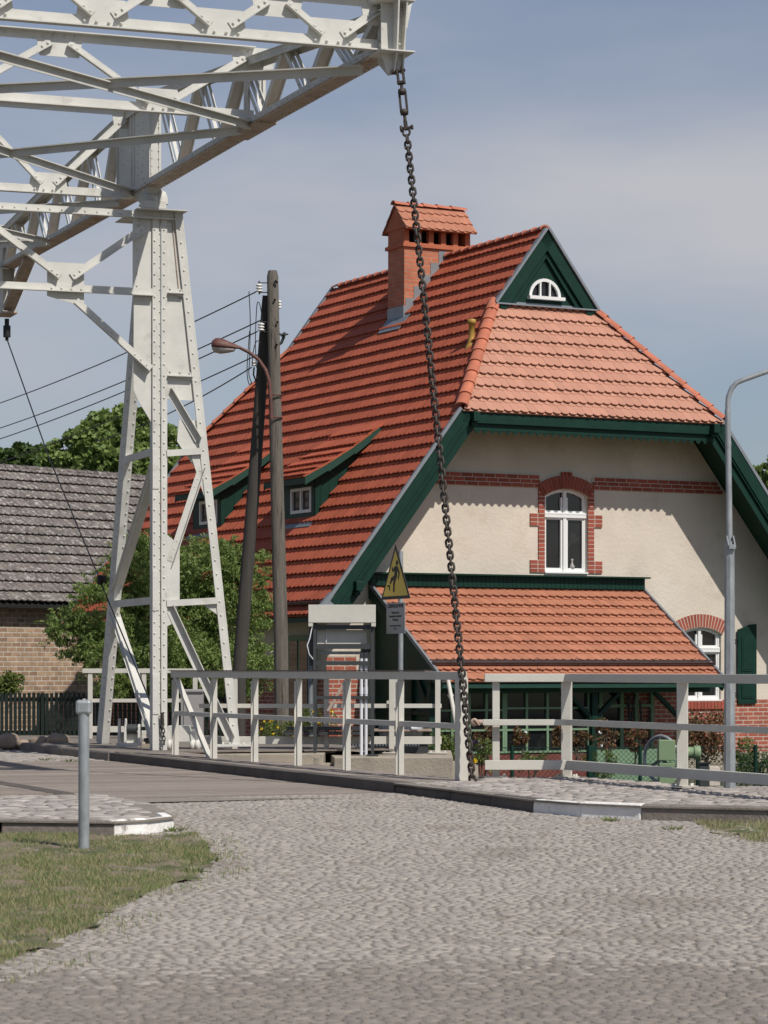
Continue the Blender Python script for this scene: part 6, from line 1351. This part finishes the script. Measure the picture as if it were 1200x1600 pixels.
# dark hedge behind everything on the left so no bare horizon shows between fence and barn
def shrub(name, label, cat, px, py, Y, w_, h_, m, n_, size, elong, seed, group=None, petals=None):
    c = at(px, py, Y); s_ = Y/F; r = np.random.RandomState(seed); base = V((c.x, Y, c.z - h_*s_/2)); t = thing(name, label, cat, base, group)
    P = []
    for k in range(max(4, n_//60)):
        q = np.array([c.x, Y, c.z]) + r.uniform(-.5, .5, 3)*np.array([w_*s_*.8, w_*s_*.5, h_*s_*.75]); rr_ = min(w_, h_)*s_*.22; P.append(leaves(r, q, (rr_, rr_, rr_), 60, size, elong, .1))
    np_mesh('foliage', np.concatenate(P), 4, m, t); mb = MB()
    for k in range(4): e_ = np.array([c.x + r.uniform(-.4, .4)*w_*s_, Y + r.uniform(-.1, .1), c.z + h_*s_*.2]); mb.tube([base - UP*.25 + V((r.uniform(-.03, .03), 0, 0)), V(e_)], [.012, .006], 5)
    mb.build('stem', 'bark', t)
    if petals:
        for (pm, cnt, sz) in petals:
            pp = []
            for k in range(cnt):
                q = np.array([c.x, Y, c.z]) + r.uniform(-.5, .5, 3)*np.array([w_*s_, .1, h_*s_*.8]) - np.array([0, w_*s_*.25, 0]); pp.append(leaves(r, q, (sz*.5, sz*.5, sz*.5), 7, sz, 1.1, 0))
            np_mesh('blossom', np.concatenate(pp), 4, pm, t)
    return t
gpn = 'garden plants in front of the house'
shrub('rose_bush', 'bronze leaved rose bush left of the chain foot behind the railing post', 'shrub', 700, 1170, 41.5, 60, 70, 'plant', 1500, .05, 1.8, 41, gpn, [('wflow', 4, .03)])
shrub('flower_clump', 'clump of garden flowers with one bright yellow bloom beside the hanging chain', 'plant', 752, 1180, 31.5, 34, 60, 'plant', 900, .035, 2.4, 42, gpn, [('yflow', 1, .07), ('violet', 3, .05)])
for i, (px, py, w_, h_, lab) in enumerate(((760, 1150, 36, 40, 'bronze rose clump just right of the frontal railing post'), (815, 1150, 30, 36, 'bronze rose clump under the left porch lattice'), (880, 1152, 30, 40, 'bronze rose clump behind the thick railing post'), (948, 1148, 44, 46, 'bronze rose clump left of the green valve wheel, before the porch door'), (992, 1158, 36, 34, 'bronze rose clump directly behind the valve wheel'), (905, 1158, 30, 34, 'small bronze rose clump beside the dark porch post'))):
    shrub('rose_bush', lab, 'shrub', px, py, 43 + i*.3, w_, h_, 'rose', 620, .055, 1.7, 50+i, gpn, [('wflow', 2, .04)] if i in (1, 2, 3) else None)
shrub('garden_bush', 'tall bronze and green bush against the brick plinth right of the valve', 'shrub', 1098, 1150, 47, 78, 80, 'rose', 3400, .06, 1.8, 60, gpn)
shrub('yellow_bush', 'yellow green climbing plant beside the galvanised lamp post foot', 'shrub', 1160, 1190, 44, 46, 90, 'plant', 1300, .06, 2.2, 61, gpn)
shrub('garden_bush', 'low dark green bush at the right edge behind the bottom rail', 'shrub', 1190, 1205, 42, 60, 60, 'fard', 1500, .055, 2, 62, gpn)
shrub('lily_clump', 'green leafy lily clump below the pale green porch panel', 'plant', 935, 1195, 42.5, 60, 40, 'plant', 900, .07, 3.5, 63, gpn)
shrub('lily_clump', 'leafy perennial clump under the brown porch dado', 'plant', 830, 1188, 42.5, 50, 34, 'plant', 700, .06, 3, 64, gpn)
shrub('flower_bed', 'bed of yellow flowers at the foot of the upright utility pole', 'plant', 432, 1142, 42, 62, 42, 'plant', 1600, .04, 2, 65, gpn, [('yflow', 14, .035)])
shrub('flower_clump', 'yellow flowers showing through the equipment frame', 'plant', 492, 1125, 42.3, 70, 44, 'plant', 1300, .045, 2.4, 66, gpn, [('yflow', 7, .045)])
shrub('garden_bush', 'small leafy bush rising above the picket fence at the left edge', 'shrub', 12, 1070, 48, 44, 44, 'plant', 1500, .07, 1.8, 67, gpn)
# hedge behind the far porch side / under the left eaves so the yard reads dark green
# ------------------------------------------------------------------ chain link fence
cl_ = thing('chain_link_fence', 'low green chain link fence between the railing and the rose bed', 'fence', at(900, 1200, 41))
mb = MB(); Yf = 41.2; xa, xb = at(735, 1100, Yf).x, at(1260, 1100, Yf).x; z0, z1 = -.75, .02 - .12
n_ = int((xb-xa)/.075)
for k in range(-10, n_+1):
    for sg in (1, -1):
        xs0 = xa + k*.075; p = [xs0, z0]; q = [xs0 + (z1-z0), z1]
        if sg < 0: p, q = [xs0 + (z1-z0), z0], [xs0, z1]
        if min(p[0], q[0]) < xa or max(p[0], q[0]) > xb: continue
        mb.tube([V((p[0], Yf + .002*sg, p[1])), V((q[0], Yf + .002*sg, q[1]))], .0035, 3, False)
for z_ in (z1, z1-.25): mb.tube([V((xa, Yf, z_)), V((xb, Yf, z_))], .006, 5)
mb.build('mesh', 'green', cl_)
for px in (800, 921, 1000, 1090, 1180): mb = MB(); x = at(px, 1100, Yf).x; mb.tube([V((x, Yf-.02, z1+.04)), V((x, Yf-.02, -1))], .03 if px != 921 else .05, 10); mb.build('post', 'green', cl_)
# ------------------------------------------------------------------ gate valve
Yv = 33; vv = thing('gate_valve', 'pale green gate valve gearbox with a grey handwheel behind the railing', 'valve', at(1040, 1225, Yv)); s = Yv/F
g0 = at(1041, 1172, Yv); mb = MB(); mb.box(g0 + V((0, 0, 0)), V((1, 0, 0)), V((0, 1, 0)), UP, 26*s, 26*s, 32*s); mb.lathe(g0 + V((17*s, 0, -4*s)), [(.001, 0), (13*s, 0), (13*s, 14*s), (9*s, 16*s), (9*s, 26*s), (11*s, 26*s), (11*s, 36*s), (.001, 38*s)], 16, (1, 0, 0)); mb.lathe(g0 + V((22*s, 0, 18*s)), [(6*s, 0), (6*s, 5*s), (.001, 6*s)], 10); mb.build('gearbox', 'vgreen', vv, bevel=.01)
mb = MB(); mb.box(g0 + V((0, 0, -46*s)), V((1, 0, 0)), V((0, 1, 0)), UP, 24*s, 22*s, 52*s); mb.build('pedestal', 'vgreen', vv, bevel=.008)
mb = MB(); wc_ = g0 + V((-9*s, -24*s, -2*s)); wc_ = at(1033, 1186, Yv + .2); mb.torus(wc_, (.75, .66, 0), 36*s, 2.8*s, 32, 8)
for t_ in (90, 210, 330): mb.bar(wc_, wc_ + (V((.66, -.75, 0))*math.cos(R(t_)) + UP*math.sin(R(t_)))*35*s, 5*s, 3*s, up=V((0, 1, 0)))
mb.tube([wc_, g0], 4*s); mb.build('handwheel', 'galv', vv)
ub = thing('utility_box', 'small dark box beside a pale block in the bed right of the railing post', 'box', at(1105, 1225, 38)); q = at(1101, 1206, 38); mb = MB(); mb.abox(q.x-.07, q.x+.06, 38, 38.15, q.z-.2, q.z+.11); mb.build('case', 'dgrey', ub, bevel=.006); mb = MB(); mb.abox(q.x+.07, q.x+.22, 38.02, 38.2, q.z-.2, q.z+.07); mb.build('pale_block', 'stucco', ub, bevel=.006)
mb = MB(); mb.abox(q.x-.09, q.x+.08, 37.98, 38.17, q.z+.11, q.z+.13); mb.build('lid', 'black', ub)
